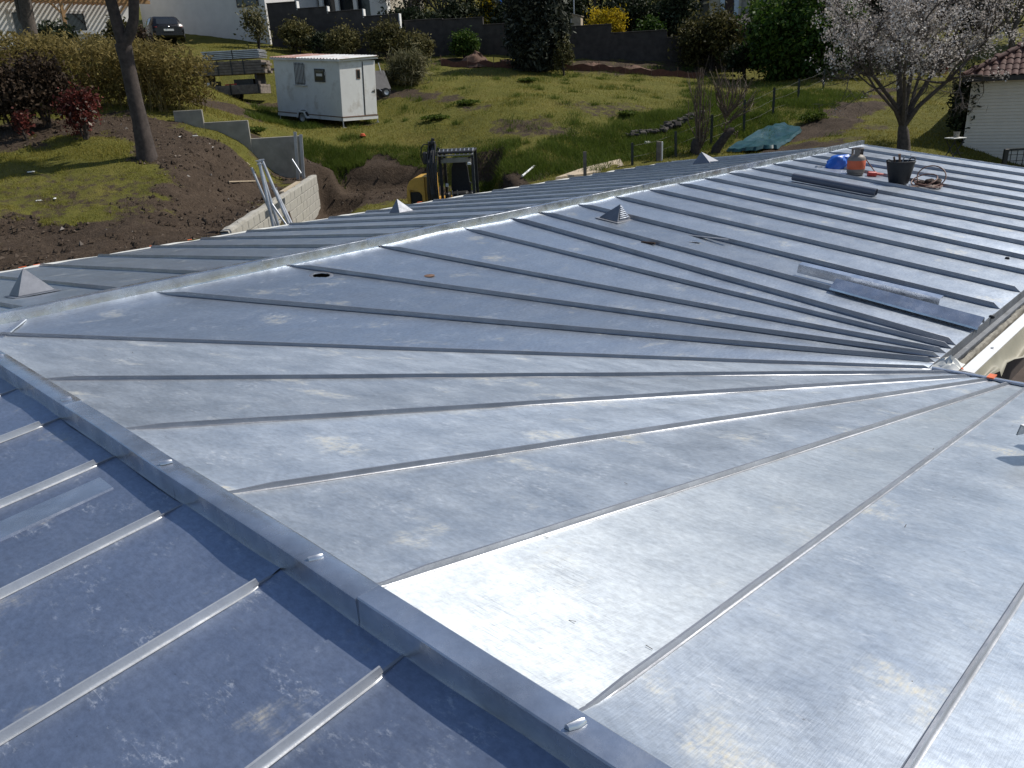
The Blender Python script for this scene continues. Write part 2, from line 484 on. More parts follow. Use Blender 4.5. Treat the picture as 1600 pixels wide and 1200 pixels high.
MAT['laurel'] = leaf_mat('laurel_leaves', [(0, (.015, .035, .006)), (.5, (.04, .085, .012)), (1, (.12, .17, .03))], .4, .3)
MAT['brown_leaf'] = leaf_mat('dull_brown_leaves', [(0, (.018, .012, .008)), (.5, (.05, .033, .02)), (1, (.11, .075, .05))], .6, .2)
MAT['photinia'] = leaf_mat('red_shrub_leaves', [(0, (.035, .014, .010)), (.45, (.11, .026, .020)), (.85, (.20, .05, .04)), (1, (.34, .30, .24))], .4, .3)
MAT['forsythia'] = leaf_mat('yellow_flowers', [(0, (.12, .10, .01)), (.4, (.42, .30, .01)), (1, (.62, .46, .03))], .6, .3)
MAT['blossom'] = leaf_mat('white_pink_blossom', [(0, (.11, .09, .07)), (.3, (.33, .295, .265)), (.75, (.56, .51, .475)), (1, (.82, .78, .74))], .6, .3)
MAT['twig'] = leaf_mat('bare_twigs', [(0, (.05, .04, .03)), (.6, (.11, .09, .07)), (1, (.26, .22, .18))], .8, .0)
MAT['dry_grass'] = leaf_mat('dry_tuft', [(0, (.06, .06, .02)), (.5, (.14, .13, .06)), (1, (.34, .31, .2))], .6, .3)
# ------------------------------------------------------------------ the roof's own axes
RA = 0.7786
RC = np.array([-4.7165, 6.4549])                       # where the two ridges meet
DA = np.array([math.sin(RA), math.cos(RA)])            # along the long ridge, away
DB = np.array([math.cos(RA), -math.sin(RA)])           # along the near ridge, towards the right
BH, PI_, PO = 0.1134, 0.1327, 0.0956                   # cap height, inner and outer slopes
WI, S_END, T_END = 5.955, 19.74, 13.0
def R(s, t, z):
    p = RC + s * DA + t * DB
    return np.array([p[0], p[1], z])
def z_in_a(s, t): return -BH - PI_ * t
def z_in_b(s, t): return -BH - PI_ * s
def outer_w(s): return 7.10 - 0.0745 * max(s, 0)       # the back eave runs slightly askew
def z_out(d): return -BH - PO * d

# ------------------------------------------------------------------ terrain
CPX = [  # sight line and distance of points on the open ground
 (0,420,14.2),(60,412,14.6),(150,396,15.2),(250,378,16.0),(340,358,16.6),(0,375,16.2),(120,365,16.6),(240,345,17.2),(330,325,18.0),
 (0,325,17.6),(90,330,18.0),(180,325,18.3),(270,315,18.6),(0,280,19.4),(120,280,19.6),(250,285,19.6),(340,285,20.0),(0,240,21.8),(110,236,22.0),(230,243,21.2),(300,250,21.4),(360,262,21.2),
 (390,300,19.5),(430,290,22.5),(455,283,25.0),
 (60,205,24),(180,205,24),(260,205,24.2),(330,222,23.8),(380,240,23.6),
 (50,170,27),(180,168,27.5),(300,165,28.5),(0,120,34),(150,115,35),(280,110,37),
 (385,200,28),(440,215,30.0),(480,237,29.6),(520,242,30.0),(470,205,32),(560,225,31),
 (540,262,29.4),(600,258,29.4),(660,262,29.3),(500,260,29.3),(700,266,29.0),
 (440,190,36.2),(520,199,33.5),(540,199,33.8),(590,190,35.8),(490,194,34.8),(660,205,32),(640,235,30.3),(720,215,30.8),(780,240,28),(760,275,26.5),(790,284,25.5),
 (330,159,39.5),(420,159,39.5),(420,130,42),(340,95,44.5),(430,92,45),(350,76,46),(240,68,49),(290,66,50),(120,46,54),(0,62,50),(400,72,50),
 (600,130,40.5),(680,100,46),(760,96,47),(700,150,37),(620,160,37),(850,112,44.5),(800,165,33.5),(900,165,34),(1000,118,44.5),(1000,98,48),(1100,118,46),(1150,128,45),(1000,150,37),(1060,165,35),
 (840,240,27.6),(900,262,26.5),(960,240,28.5),(1000,215,30.5),(1060,225,29.5),(1100,205,31),(1150,185,33),(1200,180,33.5),(1200,225,29.5),(1250,150,37),(1250,125,42),(1130,240,28.8),
 (1350,150,38),(1300,190,31),(1260,220,28),(1340,215,27),(1413,237,25),(1450,212,27.5),(1500,252,24.5),(1560,277,24.3),(1600,290,24),(1480,170,33),(1480,130,40),(1400,130,42),
 (650,85,50),(480,88,48),(560,88,49),(1080,98,48),(1160,110,48),(1300,115,46)]
pts = [at_depth(*c) for c in CPX]
for x, y, z in [(-30, 8, -1.5), (-32, 25, 1.2), (-40, 45, 5.0), (-18, 10, -1.8), (-14, 4, -2.2), (-20, -12, -3), (0, -16, -3.4), (20, -14, -3.4), (30, 5, -3.2), (30, 20, -2.4), (22, 28, -1.6),
                (40, 35, -.5), (38, 60, 4), (-10, 62, 7.6), (10, 62, 6.6), (28, 62, 5.2), (0, 85, 12.5), (-35, 85, 14), (35, 85, 11), (-60, 60, 9), (70, 60, 5), (0, 130, 21), (-70, 130, 22), (70, 130, 19), (-90, 20, 1), (90, 20, -2), (-80, -60, -4), (80, -60, -5), (0, -90, -5),
                (0, 220, 34), (-150, 220, 34), (150, 220, 32), (-200, 0, 0), (200, 0, -4), (0, -200, -6)]:
    pts.append(np.array([x, y, z], float))
CP = np.array(pts)
_d = np.sqrt(((CP[:, None, :2] - CP[None, :, :2]) ** 2).sum(-1) + .35 ** 2)
_n = len(CP)
_A = np.zeros((_n + 3, _n + 3)); _A[:_n, :_n] = _d - np.eye(_n) * .25
_A[:_n, _n] = 1; _A[:_n, _n + 1:] = CP[:, :2]; _A[_n, :_n] = 1; _A[_n + 1:, :_n] = CP[:, :2].T
_W = np.linalg.solve(_A, np.concatenate([CP[:, 2], [0, 0, 0]]))
def smooth01(x): x = np.clip(x, 0, 1); return x * x * (3 - 2 * x)
BLOCK_A, BLOCK_B = at_height(350, 361, -.95), at_height(490, 273, -.72)     # retaining wall, near and far end
def ground(x, y):
    x, y = np.asarray(x, float), np.asarray(y, float)
    sh = x.shape
    q = np.stack([x.ravel(), y.ravel()], 1)
    out = np.zeros(len(q))
    for i in range(0, len(q), 20000):
        b = q[i:i + 20000]
        d = np.sqrt(((b[:, None, :] - CP[None, :, :2]) ** 2).sum(-1) + .35 ** 2)
        out[i:i + 20000] = d @ _W[:_n] + _W[_n] + b @ _W[_n + 1:]
    X, Y = q[:, 0], q[:, 1]
    far = smooth01((Y - 55) / 10)
    n = (fbm(X * .55, Y * .55) - .5) * .22 + (fbm(X * 2.1 + 9, Y * 2.1) - .5) * .10
    out = out + n * (1 - far) + far * (fbm(X * .1, Y * .1) - .5) * 2
    # platform dug for the building, and the trench beside its walls
    rel = q - RC
    s, t = rel @ DA, rel @ DB
    outw = 7.1 - .0745 * np.maximum(s, 0)
    da = np.maximum(np.maximum(-t - outw, s - S_END), np.maximum(t - 13, -s - 7.1))
    db = np.where((t > 6.2) & (s > 6.0), np.minimum(t - 6.2, s - 6.0), -9)
    dist = np.maximum(da, -99)
    k = smooth01((dist - .25) / 1.1)
    out = np.where(dist < 1.4, np.minimum(out, -3.2 * (1 - k) + out * k), out)
    # soil held back by the block wall, lower ground in front of it
    w = BLOCK_B[:2] - BLOCK_A[:2]; L = np.hypot(*w); w = w / L
    al = (X - BLOCK_A[0]) * w[0] + (Y - BLOCK_A[1]) * w[1]
    pd = (X - BLOCK_A[0]) * w[1] - (Y - BLOCK_A[1]) * w[0]
    inr = smooth01((al + 1.5) / 1.0) * smooth01((L + .9 - al) / .8)
    top = BLOCK_A[2] + (BLOCK_B[2] - BLOCK_A[2]) * np.clip(al / L, 0, 1)
    low = smooth01((2.6 - pd) / 1.8) * inr
    out = np.where(pd > .04, np.minimum(out, out * (1 - low) + (-2.12) * low), out)
    hi = smooth01((pd + 2.2) / 1.6) * inr
    out = np.where(pd <= .04, out * (1 - hi) + np.minimum(np.maximum(out, top - .14), top - .03) * hi, out)
    # levelled working platform with a cut bank at its back
    fl = -1.50 - .075 * np.clip(28.6 - Y, 0, 9) + .25 * smooth01((-5.2 - X) / 1.5)
    wob = (fbm(X * 1.3, X * .2 + 5) - .5) * .9
    cut = smooth01((29.15 + wob * .2 - Y) / .3) * smooth01((X - (BLOCK_A[0] + (Y - BLOCK_A[1]) * w[0] / w[1]) - .3) / .4) * smooth01((.25 - .12 * (27.9 - Y) - X) / .6)
    out = np.where((Y < 30.5) & (Y > 12), out * (1 - cut) + np.minimum(out, fl) * cut, out)
    # pit under the digger
    ex = smooth01(1 - (np.hypot(X - EXC[0], (Y - EXC[1]) * .9) - 1.35) / .6)
    out = np.where(ex > 0, np.minimum(out, EXC[2] * ex + out * (1 - ex)), out)
    return out.reshape(sh)
EXC = at_depth(703, 237, 24.3) - np.array([0, 0, 2.42])
EXC = np.array([EXC[0], EXC[1] + .5, EXC[2]])

def hit(px, py, y0=13.0, y1=110.0):
    """where a sight line meets the ground"""
    r = ray(px, py)
    Y = np.linspace(y0, y1, 1400)
    P = np.array([0, 0, CAM_H])[None] + r[None] * (Y / r[1])[:, None]
    g = ground(P[:, 0], P[:, 1])
    below = np.nonzero(P[:, 2] < g)[0]
    i = below[0] if len(below) else len(Y) - 1
    return np.array([P[i, 0], P[i, 1], g[i]])
def on_ground(x, y, dz=0.0): return np.array([x, y, float(ground(np.array([x]), np.array([y]))[0]) + dz])
def stand(px, py, Y, dz=0.0):
    p = at_depth(px, py, Y)
    return on_ground(p[0], p[1], dz)

# bare soil: discs laid end to end, (sight x, sight y, radius, weight)
SOIL = [(px, py, r, w) for px, py, r, w in [
 (0,405,1.2,1),(60,400,1.1,1),(120,395,1.1,1),(180,388,1.1,1),(240,375,1.1,1),(300,360,1.2,1),(345,340,1.3,1),(385,300,1.6,1),(350,310,1.2,.95),(10,365,.9,1),(60,372,.8,1),(130,375,.8,1),(210,362,.8,.9),(390,330,1.3,1),(60,290,1.2,.36),(200,300,1.1,.42),(100,325,1.0,.45),(230,330,.9,.6),(20,310,.9,.4),
 (330,245,1.5,1),(290,225,1.5,1),(250,210,1.3,1),(360,250,1.4,1),(190,195,1.6,.95),(320,268,.9,.8),(120,200,1.6,.9),(40,205,1.6,.9),(270,245,1.0,.9),(250,235,.8,.9),
 (520,335,2.2,1),(560,310,2.0,1),(610,298,1.8,1),(510,305,1.8,1),(540,320,2,1),(640,300,1.6,1),(560,308,1.3,1),(600,306,1.2,1),(530,305,1.3,1),(800,288,.9,.9),(830,280,.7,.8),(770,285,.8,.7),
 (815,200,1.1,.62),(840,197,1.0,.6),(868,203,.8,.55),(790,195,.7,.5),(640,148,.9,.75),(670,150,.9,.7),(700,155,.8,.65),(600,150,.9,.8),(570,195,.6,.7),(940,172,1.1,.5),(985,168,1.1,.45),(900,165,1.1,.4),(740,170,.8,.5),(350,168,1.8,.8),(420,166,1.4,.7),
 (1388,140,.9,1),(1372,150,.95,1),(1347,164,1.0,1),(1322,178,1.0,1),(1297,195,1.0,1),(1270,213,1.0,1),(1245,230,1.0,1),(1335,171,1,1),(1310,186,1,1),(1370,200,.7,.55),(1330,215,.6,.5),(1290,226,.7,.7),
 (720,96,1.5,.8),(930,104,2.2,.8),(1000,106,2.2,.8),(1060,106,2,.7),(640,96,1.4,.6),(560,93,3,.5)]]
SOILW = [(*hit(px, py)[:2], r, w) for px, py, r, w in SOIL]
def soil(x, y):
    x, y = np.asarray(x, float), np.asarray(y, float)
    m = np.zeros(x.shape)
    wob = (fbm(x * .9, y * .9) - .5) * 1.5 + (fbm(x * 3.1, y * 3.1) - .5) * 1.1
    for cx, cy, r, w in SOILW:
        d = np.hypot(x - cx, y - cy) / r + wob * .55
        m = np.maximum(m, w * smooth01((1.35 - d) / .8))
    rel = np.stack([x - RC[0], y - RC[1]], -1)
    s, t = rel @ DA, rel @ DB
    da = np.maximum(np.maximum(-t - (7.1 - .0745 * np.maximum(s, 0)), s - S_END), np.maximum(t - 13, -s - 7.1))
    return np.maximum(m, smooth01((1.6 - da) / .8) * np.where(s < 13, 1, .3))

def axis_steps(lo, a, b, hi, fine, g=1.16):
    mid = list(np.arange(a, b, fine)); up = []; x, h = b, fine
    while x < hi: up.append(x); h *= g; x += h
    dn = []; x, h = a, fine
    while x > lo: h *= g; x -= h; dn.append(x)
    return np.array(dn[::-1] + mid + up + [hi])
gx = axis_steps(-420, -17, 22, 420, .19)
gy = axis_steps(-260, 12.5, 36, 480, .17, 1.05)
GX, GY = np.meshgrid(gx, gy)
GZ = ground(GX, GY); GS = soil(GX, GY)
lump = (fbm(GX * 3.3, GY * 3.3, 3) - .5) * .16 + (fbm(GX * 7, GY * 7, 2) - .5) * .07
GZ = GZ + lump * np.clip(GS * 1.4 - .2, 0, 1) * (GY < 40)
nx, ny = len(gx), len(gy)
idx = np.arange(nx * ny).reshape(ny, nx)
F = np.stack([idx[:-1, :-1], idx[:-1, 1:], idx[1:, 1:], idx[1:, :-1]], -1).reshape(-1, 4)
me = bpy.data.meshes.new('ground')
me.vertices.add(nx * ny); me.vertices.foreach_set('co', np.stack([GX, GY, GZ], -1).reshape(-1).astype(np.float32))
me.loops.add(len(F) * 4); me.loops.foreach_set('vertex_index', F.reshape(-1).astype(np.int32))
me.polygons.add(len(F)); me.polygons.foreach_set('loop_start', np.arange(0, len(F) * 4, 4, dtype=np.int32)); me.polygons.foreach_set('loop_total', np.full(len(F), 4, np.int32))
me.polygons.foreach_set('use_smooth', np.ones(len(F), bool))
at = me.attributes.new('soil', 'FLOAT', 'POINT'); at.data.foreach_set('value', GS.reshape(-1).astype(np.float32))
me.update(calc_edges=True)
m, nt, b = nodes_of('ground_turf_and_soil')
tc = N(nt, 'ShaderNodeTexCoord').outputs['Object']
sa = N(nt, 'ShaderNodeAttribute', attribute_name='soil').outputs['Fac']
g1 = ramp(nt, noise_node(nt, tc, .55, 6, .6), [(.28, (.09, .088, .016)), (.5, (.155, .148, .026)), (.72, (.23, .185, .05))])
g2 = ramp(nt, noise_node(nt, tc, 5, 6, .7), [(.3, (.040, .044, .012)), (.55, (.10, .098, .022)), (.75, (.18, .145, .055))])
gr = mixc(nt, .55, g1, g2)
s1 = ramp(nt, noise_node(nt, tc, 1.6, 7, .68), [(.28, (.030, .021, .014)), (.5, (.062, .043, .028)), (.72, (.11, .08, .055))])
s2 = ramp(nt, noise_node(nt, tc, 15, 5, .7), [(.35, (.025, .019, .015)), (.6, (.085, .062, .045)), (.78, (.22, .18, .14))])
so = mixc(nt, .5, s1, s2)
fz = math_node(nt, 'ADD', sa, math_node(nt, 'MULTIPLY', math_node(nt, 'SUBTRACT', noise_node(nt, tc, 3.5, 7, .75), .5), 2.0))
k = ramp(nt, fz, [(.32, 0.0), (.62, 1.0)])
nt.links.new(mixc(nt, k, gr, so), b.inputs['Base Color'])
b.inputs['Roughness'].default_value = .95; b.inputs['Specular IOR Level'].default_value = .15
bump(nt, b, math_node(nt, 'ADD', noise_node(nt, tc, 9, 6, .7), noise_node(nt, tc, 30, 4, .7)), .9, .05)
me.materials.append(m)
set_props(link_mesh('ground', me), kind='structure')

# ------------------------------------------------------------------ the zinc-roofed building
house = thing('zinc_roofed_building', 'new zinc standing seam roof filling the foreground, two wings meeting at a corner', 'building', (RC[0], RC[1], -3.2))
HO = np.array([RC[0], RC[1], -3.2])
prng = np.random.default_rng(21)

def panel(p0, p1, q0, q1, mat, up0=True, up1=False, nu=7, nv=26, bulge=.0055, hole=None, name='roof_panel', label=None):
    """sheet between two seams; p0,p1 at the ridge, q0,q1 at the eave; curls up against the ridge"""
    p0, p1, q0, q1 = map(np.asarray, (p0, p1, q0, q1))
    L = np.linalg.norm((q0 + q1) / 2 - (p0 + p1) / 2)
    vs = np.concatenate([[0, .012, .028, .05, .09, .16], np.linspace(.28, L, nv)]) / L
    if hole is not None: vs = np.unique(np.round(np.concatenate([vs, np.linspace(hole[1] - .16, hole[1] + .16, 17) / L]), 5))
    us = np.linspace(0, 1, nu) if hole is None else np.unique(np.round(np.concatenate([np.linspace(0, 1, nu), np.linspace(hole[0] - .14, hole[0] + .14, 15)]), 5))
    ph = prng.random(6) * 6.3; am = bulge * (0.5 + prng.random(3))
    cu_ = .006 + .026 * prng.random()
    V, UV = [], []
    for v in vs:
        a, c = p0 + (q0 - p0) * v, p1 + (q1 - p1) * v
        w = np.linalg.norm(c - a); d = v * L
        for u in us:
            P = a + (c - a) * u
            edge = math.sin(math.pi * u) ** .6
            P = P.copy()
            P[2] += edge * (am[0] * math.sin(d * 1.7 + ph[0]) * math.sin(math.pi * u) + am[1] * math.sin(d * 4.1 + ph[1] + u * 3) * .5 + am[2] * math.sin(d * .8 + ph[2] + u * 5) * .8)
            if up0: P[2] += cu_ * max(0, 1 - d / .26) ** 2.4 * (.8 + .3 * math.sin(u * 4 + ph[3]))
            if up1: P[2] += .03 * max(0, 1 - (L - d) / .15) ** 2
            V.append(P - HO); UV.append((u * w, d))
    m_ = len(us); Fc = []
    for j in range(len(vs) - 1):
        for i in range(m_ - 1):
            if hole is not None:
                cu, cv = (us[i] + us[i + 1]) / 2, (vs[j] + vs[j + 1]) / 2 * L
                ww = np.linalg.norm((p1 - p0) * (1 - hole[1] / L) + (q1 - q0) * hole[1] / L)
                if math.hypot((cu - hole[0]) * ww, cv - hole[1]) < .100: continue
            Fc.append((j * m_ + i, j * m_ + i + 1, (j + 1) * m_ + i + 1, (j + 1) * m_ + i))
    me = mesh_from(name, V, Fc, mat, 60, UV)
    if me.polygons[0].normal.z < 0: me.flip_normals()
    o = link_mesh(name, me, None, house)
    if label: o['label'] = label
    return o

SPROF = [(-.016, .0015), (-.0085, .0035), (-.0055, .010), (-.0045, .032), (.0045, .032), (.0055, .010), (.0085, .0035), (.016, .0015)]
def seam(a, b, hs=1.0, t0=.30, t1=.07, nrm=(0, 0, 1), mat='seam'):
    a, b = np.asarray(a, float), np.asarray(b, float)
    L = np.linalg.norm(b - a); d = (b - a) / L
    side = np.cross(nrm, d); side /= np.linalg.norm(side)
    n = max(6, int(L / .28))
    ds = np.unique(np.concatenate([[0, .05, .12, .2, t0], np.linspace(t0, L - t1, n), [L - t1 * .5, L]]))
    V, Fc = [], []
    w1, w2 = prng.random() * 6, prng.random() * 6
    for dd in ds:
        k = min(1, (dd / t0)) ** .7 if t0 > 0 else 1
        if t1 > 0: k = min(k, max(.04, (L - dd) / t1))
        k = max(k, .05) * hs
        off = .0012 * math.sin(dd * 2.3 + w1) + .001 * math.sin(dd * 5.9 + w2)
        lift = .02 * max(0, 1 - dd / .15) ** 2 if t0 > .05 else 0
        for (sx, sz) in SPROF:
            V.append(a + d * dd + side * (sx + off * (sz > .005)) + np.array([0, 0, sz * k + lift]) - HO)
    m_ = len(SPROF)
    for j in range(len(ds) - 1):
        for i in range(m_ - 1):
            Fc.append((j * m_ + i, (j + 1) * m_ + i, (j + 1) * m_ + i + 1, j * m_ + i + 1))
    Fc.append(tuple(range(m_))); Fc.append(tuple((len(ds) - 1) * m_ + i for i in range(m_))[::-1])
    me = mesh_from('standing_seam', V, Fc, MAT[mat], 50)
    import bmesh
    bm = bmesh.new(); bm.from_mesh(me); bmesh.ops.recalc_face_normals(bm, faces=bm.faces); bm.to_mesh(me); bm.free()
    return link_mesh('standing_seam', me, None, house)

Z0, Z1 = -BH, -BH - PI_ * WI
# seams of the inner slopes, as (ridge point, eave point)
fan_a = [(5.88, 6.68), (4.47, 6.51), (3.19, 6.346), (1.70, 6.19)]
fan_b = [(1.92, 6.14), (3.33, 6.308), (4.57, 6.449), (5.74, 6.60)]
reg_a = [(6.82, 6.80), (7.43, 7.45), (8.31, 8.37), (9.26, 9.26), (10.24, 10.18), (11.15, 10.98), (12.05, 11.84), (12.97, 12.8), (13.88, 13.7), (14.8, 14.58), (15.74, 15.52), (16.65, 16.5), (17.6, 17.45), (18.72, 18.62)]
reg_b = [6.73, 7.49, 8.27, 9.05, 9.83, 10.6, 11.4, 12.2]
e, eb = .05, .026
lines = [(R(S_END, e, Z0), R(S_END, WI, Z1))]
lines += [(R(a, e, Z0), R(b, WI, Z1)) for a, b in reg_a[::-1]]
lines += [(R(a, e, Z0), R(b, WI, Z1)) for a, b in fan_a]
lines += [(R(.06, .06, Z0), R(WI + .03, WI + .03, Z1))]
lines += [(R(eb, a, Z0), R(WI, b, Z1)) for a, b in fan_b]
lines += [(R(eb, t, Z0), R(WI, t, Z1)) for t in reg_b]
lines += [(R(eb, T_END, Z0), R(WI, T_END, Z1))]
HOLE_I = None
for i in range(len(lines) - 1):
    (p0, q0), (p1, q1) = lines[i], lines[i + 1]
    hole = None
    hp = R(3.05, .66, -.2)
    a = np.linalg.norm(p0[:2] - R(3.19, e, 0)[:2]) < .01 and np.linalg.norm(p1[:2] - R(1.70, e, 0)[:2]) < .01
    if a: hole = (.12, .60)
    new = np.linalg.norm(p0[:2] - R(eb, 5.74, 0)[:2]) < .01
    panel(p0, p1, q0, q1, MAT['zinc_new' if new else 'zinc'], hole=hole, nv=30, label='zinc panel with a round hole cut near the ridge' if a else 'shiny newer panel glaring in the sun' if new else None)
    if a:
        v = .60 / np.linalg.norm((q0 + q1) / 2 - (p0 + p1) / 2)
        A_, B_ = p0 + (q0 - p0) * v, p1 + (q1 - p1) * v
        HOLE_P = A_ + (B_ - A_) * .12
for i, (p, q) in enumerate(lines[1:-1]):
    seam(p, q, hs=1.85 if i < len(reg_a) else 1.5 if i < len(reg_a) + 4 else 1.0 if i < len(reg_a) + 9 else .85)
# collar round the hole and the dark void under it
mb = MB(); n = 28
prof = [(.092, -.006), (.092, .003), (.122, .0045), (.130, .001)]
V = [(HOLE_P[0] + r * math.cos(2 * math.pi * k / n), HOLE_P[1] + r * math.sin(2 * math.pi * k / n), HOLE_P[2] + z - PI_ * (r * math.cos(2 * math.pi * k / n) * DB[0] + r * math.sin(2 * math.pi * k / n) * DB[1])) for r, z in prof for k in range(n)]
mb.add(V, [(i * n + k, i * n + (k + 1) % n, (i + 1) * n + (k + 1) % n, (i + 1) * n + k) for i in range(3) for k in range(n)])
mb.build('hole_collar', MAT['seam'], house, None, 40, HO)

# outer slope of the long wing (away from us) and of the near wing
out_a = [1.66 + .911 * i for i in range(21) if 1.66 + .911 * i < S_END - .3]
out_a = [-5.6, -4.7, -3.8, -2.9, -2.0, -1.1, -.2, .74] + out_a
def oa(s, far):
    if far:
        w = outer_w(s); return R(s, -w, z_out(w))
    d = max(.05, -s + .05) if s < 0 else .05
    return R(s, -d, z_out(d))
ol = [(R(-7.0, -7.0, z_out(7)), R(-7.1, -7.1, z_out(7.1)))] + [(oa(s, 0), oa(s, 1)) for s in out_a] + [(oa(S_END, 0), oa(S_END, 1))]
for i in range(len(ol) - 1):
    panel(ol[i][0], ol[i + 1][0], ol[i][1], ol[i + 1][1], MAT['zinc'], nv=16, nu=5)
for p, q in ol[1:-1]: seam(p, q, t0=.25, hs=1.4)
out_b = [-4.8, -3.9, -3.0, -2.1, -1.2, -.35, .45, 1.22, 2.04, 2.87, 3.72, 4.54, 5.38, 6.14, 6.95, 7.75, 8.55, 9.35, 10.15, 10.95, 11.75, 12.4]
def ob(t, far):
    if far: return R(-7.1, t, z_out(7.1))
    d = max(.05, -t + .05) if t < 0 else .05
    return R(-d, t, z_out(d))
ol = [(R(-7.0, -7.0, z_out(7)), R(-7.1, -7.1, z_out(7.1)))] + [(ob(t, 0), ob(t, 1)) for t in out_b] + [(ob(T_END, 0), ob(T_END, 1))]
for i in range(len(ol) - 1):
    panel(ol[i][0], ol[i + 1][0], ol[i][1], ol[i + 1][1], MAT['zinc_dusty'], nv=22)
for p, q in ol[1:-1]:
    d = (q - p) / np.linalg.norm(q - p)
    seam(p + d * (.11 + .03 * prng.random()), q, hs=1.2, t0=.012, mat='seam_sunlit')
    MB().bar(p + d * .02 - HO + [0, 0, .006], p + d * .15 - HO + [0, 0, .006], .012, .014).build('seam_fold', MAT['seam'], house)
# hip cap, off to the left
mb = MB().bar(R(-.1, -.1, -.03), R(-7.05, -7.05, z_out(7.05) + .06), .1, .1); mb.build('hip_cap', MAT['cap'], house, origin=HO)
# lapped cover strip on the near outer slope
for t_, w_ in ((3.97, .17),):
    mb = MB()
    for j in range(12):
        d0, d1 = .22 + j * .57, .22 + (j + 1) * .57
        q = [R(-d0, t_ - w_ / 2, z_out(d0) + .008), R(-d0, t_ + w_ / 2, z_out(d0) + .008), R(-d1, t_ + w_ / 2, z_out(d1) + .008), R(-d1, t_ - w_ / 2, z_out(d1) + .008)]
        q2 = [R(-d0, t_ - w_ / 2 - .012, z_out(d0) - .004), R(-d0, t_ + w_ / 2 + .012, z_out(d0) - .004), R(-d1, t_ + w_ / 2 + .012, z_out(d1) - .004), R(-d1, t_ - w_ / 2 - .012, z_out(d1) - .004)]
        mb.add(q + q2, [(0, 3, 2, 1), (0, 4, 7, 3), (1, 2, 6, 5)] + ([(0, 1, 5, 4)] if j == 0 else []))
    mb.build('cover_strip', MAT['cap'], house, None, 30, HO)

# ridge caps: box profiles in lapped lengths, with a step along the foot
def ridge_cap(a_of, length0, length1, w=.052, lens=1.45, fl=.02):
    x = length0; k = 0
    while x < length1 - .05:
        y = min(x + lens, length1)
        g = .003 * (k % 2) + .001
        nseg = 10; V = []; Fc = []
        prof = [(-w - fl, -BH + .010), (-w - .012, -BH + .016), (-w - .002, -BH + .02), (-w - g, -.004), (-w + .004, 0), (w - .004, 0), (w + g, -.004), (w + .002, -BH + .02), (w + .004, -BH + .012), (w + .006, -BH + .0)]
        ph = prng.random(4) * 6
        for i in range(nseg + 1):
            s_ = x + (y + (.04 if y < length1 else 0) - x) * i / nseg
            wob = .0025 * math.sin(s_ * 3 + ph[0]); wz = .002 * math.sin(s_ * 4.3 + ph[1])
            for c, z in prof:
                V.append(a_of(s_, c + wob, z + (g + wz if z > -.05 else 0)) - HO)
        m_ = len(prof)
        for i in range(nseg):
            for j in range(m_ - 1): Fc.append((i * m_ + j, i * m_ + j + 1, (i + 1) * m_ + j + 1, (i + 1) * m_ + j))
        Fc.append(tuple(range(m_))); Fc.append(tuple(nseg * m_ + i for i in range(m_))[::-1])
        mb = MB().add(V, Fc); mb.build('ridge_cap', MAT['cap'], house, None, 35)
        x = y; k += 1
ridge_cap(lambda s, c, z: R(s, c, z), -.05, S_END + .06)
ridge_cap(lambda s, c, z: R(-c - .027, s, z), .06, T_END, w=.049, fl=.018)
# folded clips on the near cap
for t_ in [.2, 1.54, 2.91, 4.29, 5.58, 6.83, 8.2, 9.5, 10.8, 12.1]:
    V, Fc = [], []
    for i in range(6):
        x = -.026 + .052 * i / 5
        for a in range(5):
            an = math.pi * a / 4
            rr = .015 * (1 - .35 * abs(x) / .026)
            p = R(-.032 + x, t_ + .35 * x + rr * math.cos(an), .002 + .017 * math.sin(an) * (1 if i < 5 else .8)); V.append(p - HO)
    for i in range(5):
        for a in range(4): Fc.append((i * 5 + a, i * 5 + a + 1, (i + 1) * 5 + a + 1, (i + 1) * 5 + a))
    Fc += [tuple(range(5)), tuple(25 + a for a in range(5))[::-1]]
    MB().add(V, Fc).build('ridge_clip', MAT['bright'], house, None, 50)
# bent strip at the corner of the two ridges
mb = MB()
a, b_ = R(.20, .40, z_in_a(0, .4) + .012), R(.52, .06, z_in_a(0, .08) + .03)
mb.bar(a, b_, .05, .012); mb.build('corner_flashing', MAT['bright'], house, None, None, HO)
mb = MB().bar(R(-.09, -.02, -.05), R(.1, .09, -.05), .16, .11); mb.build('corner_cap', MAT['cap'], house, None, None, HO)

# the closed deck and walls below
mb = MB()
def slab(ps, th):
    top = [p - np.array([0, 0, .035]) for p in ps]; bot = [p - np.array([0, 0, th]) for p in ps]
    n_ = len(ps)
    mb.add(top + bot, [tuple(range(n_)), tuple(range(n_, 2 * n_))[::-1]] + [(i, (i + 1) % n_, n_ + (i + 1) % n_, n_ + i) for i in range(n_)])
dz = .012
slab([R(0, .0, Z0 - dz), R(S_END, 0, Z0 - dz), R(S_END, WI - .03, Z1 - dz), R(WI, WI - .03, Z1 - dz)], .24)
slab([R(.0, 0, Z0 - dz), R(WI - .03, WI, Z1 - dz), R(WI - .03, T_END, Z1 - dz), R(0, T_END, Z0 - dz)], .24)
ws, we = 7.05, outer_w(S_END) - .05
slab([R(0, 0, Z0 - dz), R(-ws, -ws, z_out(ws) - dz), R(0, -ws, z_out(ws) - dz), R(S_END, -we, z_out(we) - dz), R(S_END, 0, Z0 - dz)], .24)
slab([R(0, 0, Z0 - dz), R(0, T_END, Z0 - dz), R(-ws, T_END, z_out(ws) - dz), R(-ws, -ws, z_out(ws) - dz)], .24)
mb.build('roof_deck', MAT['deck'], house, None, None, HO)
mb = MB()
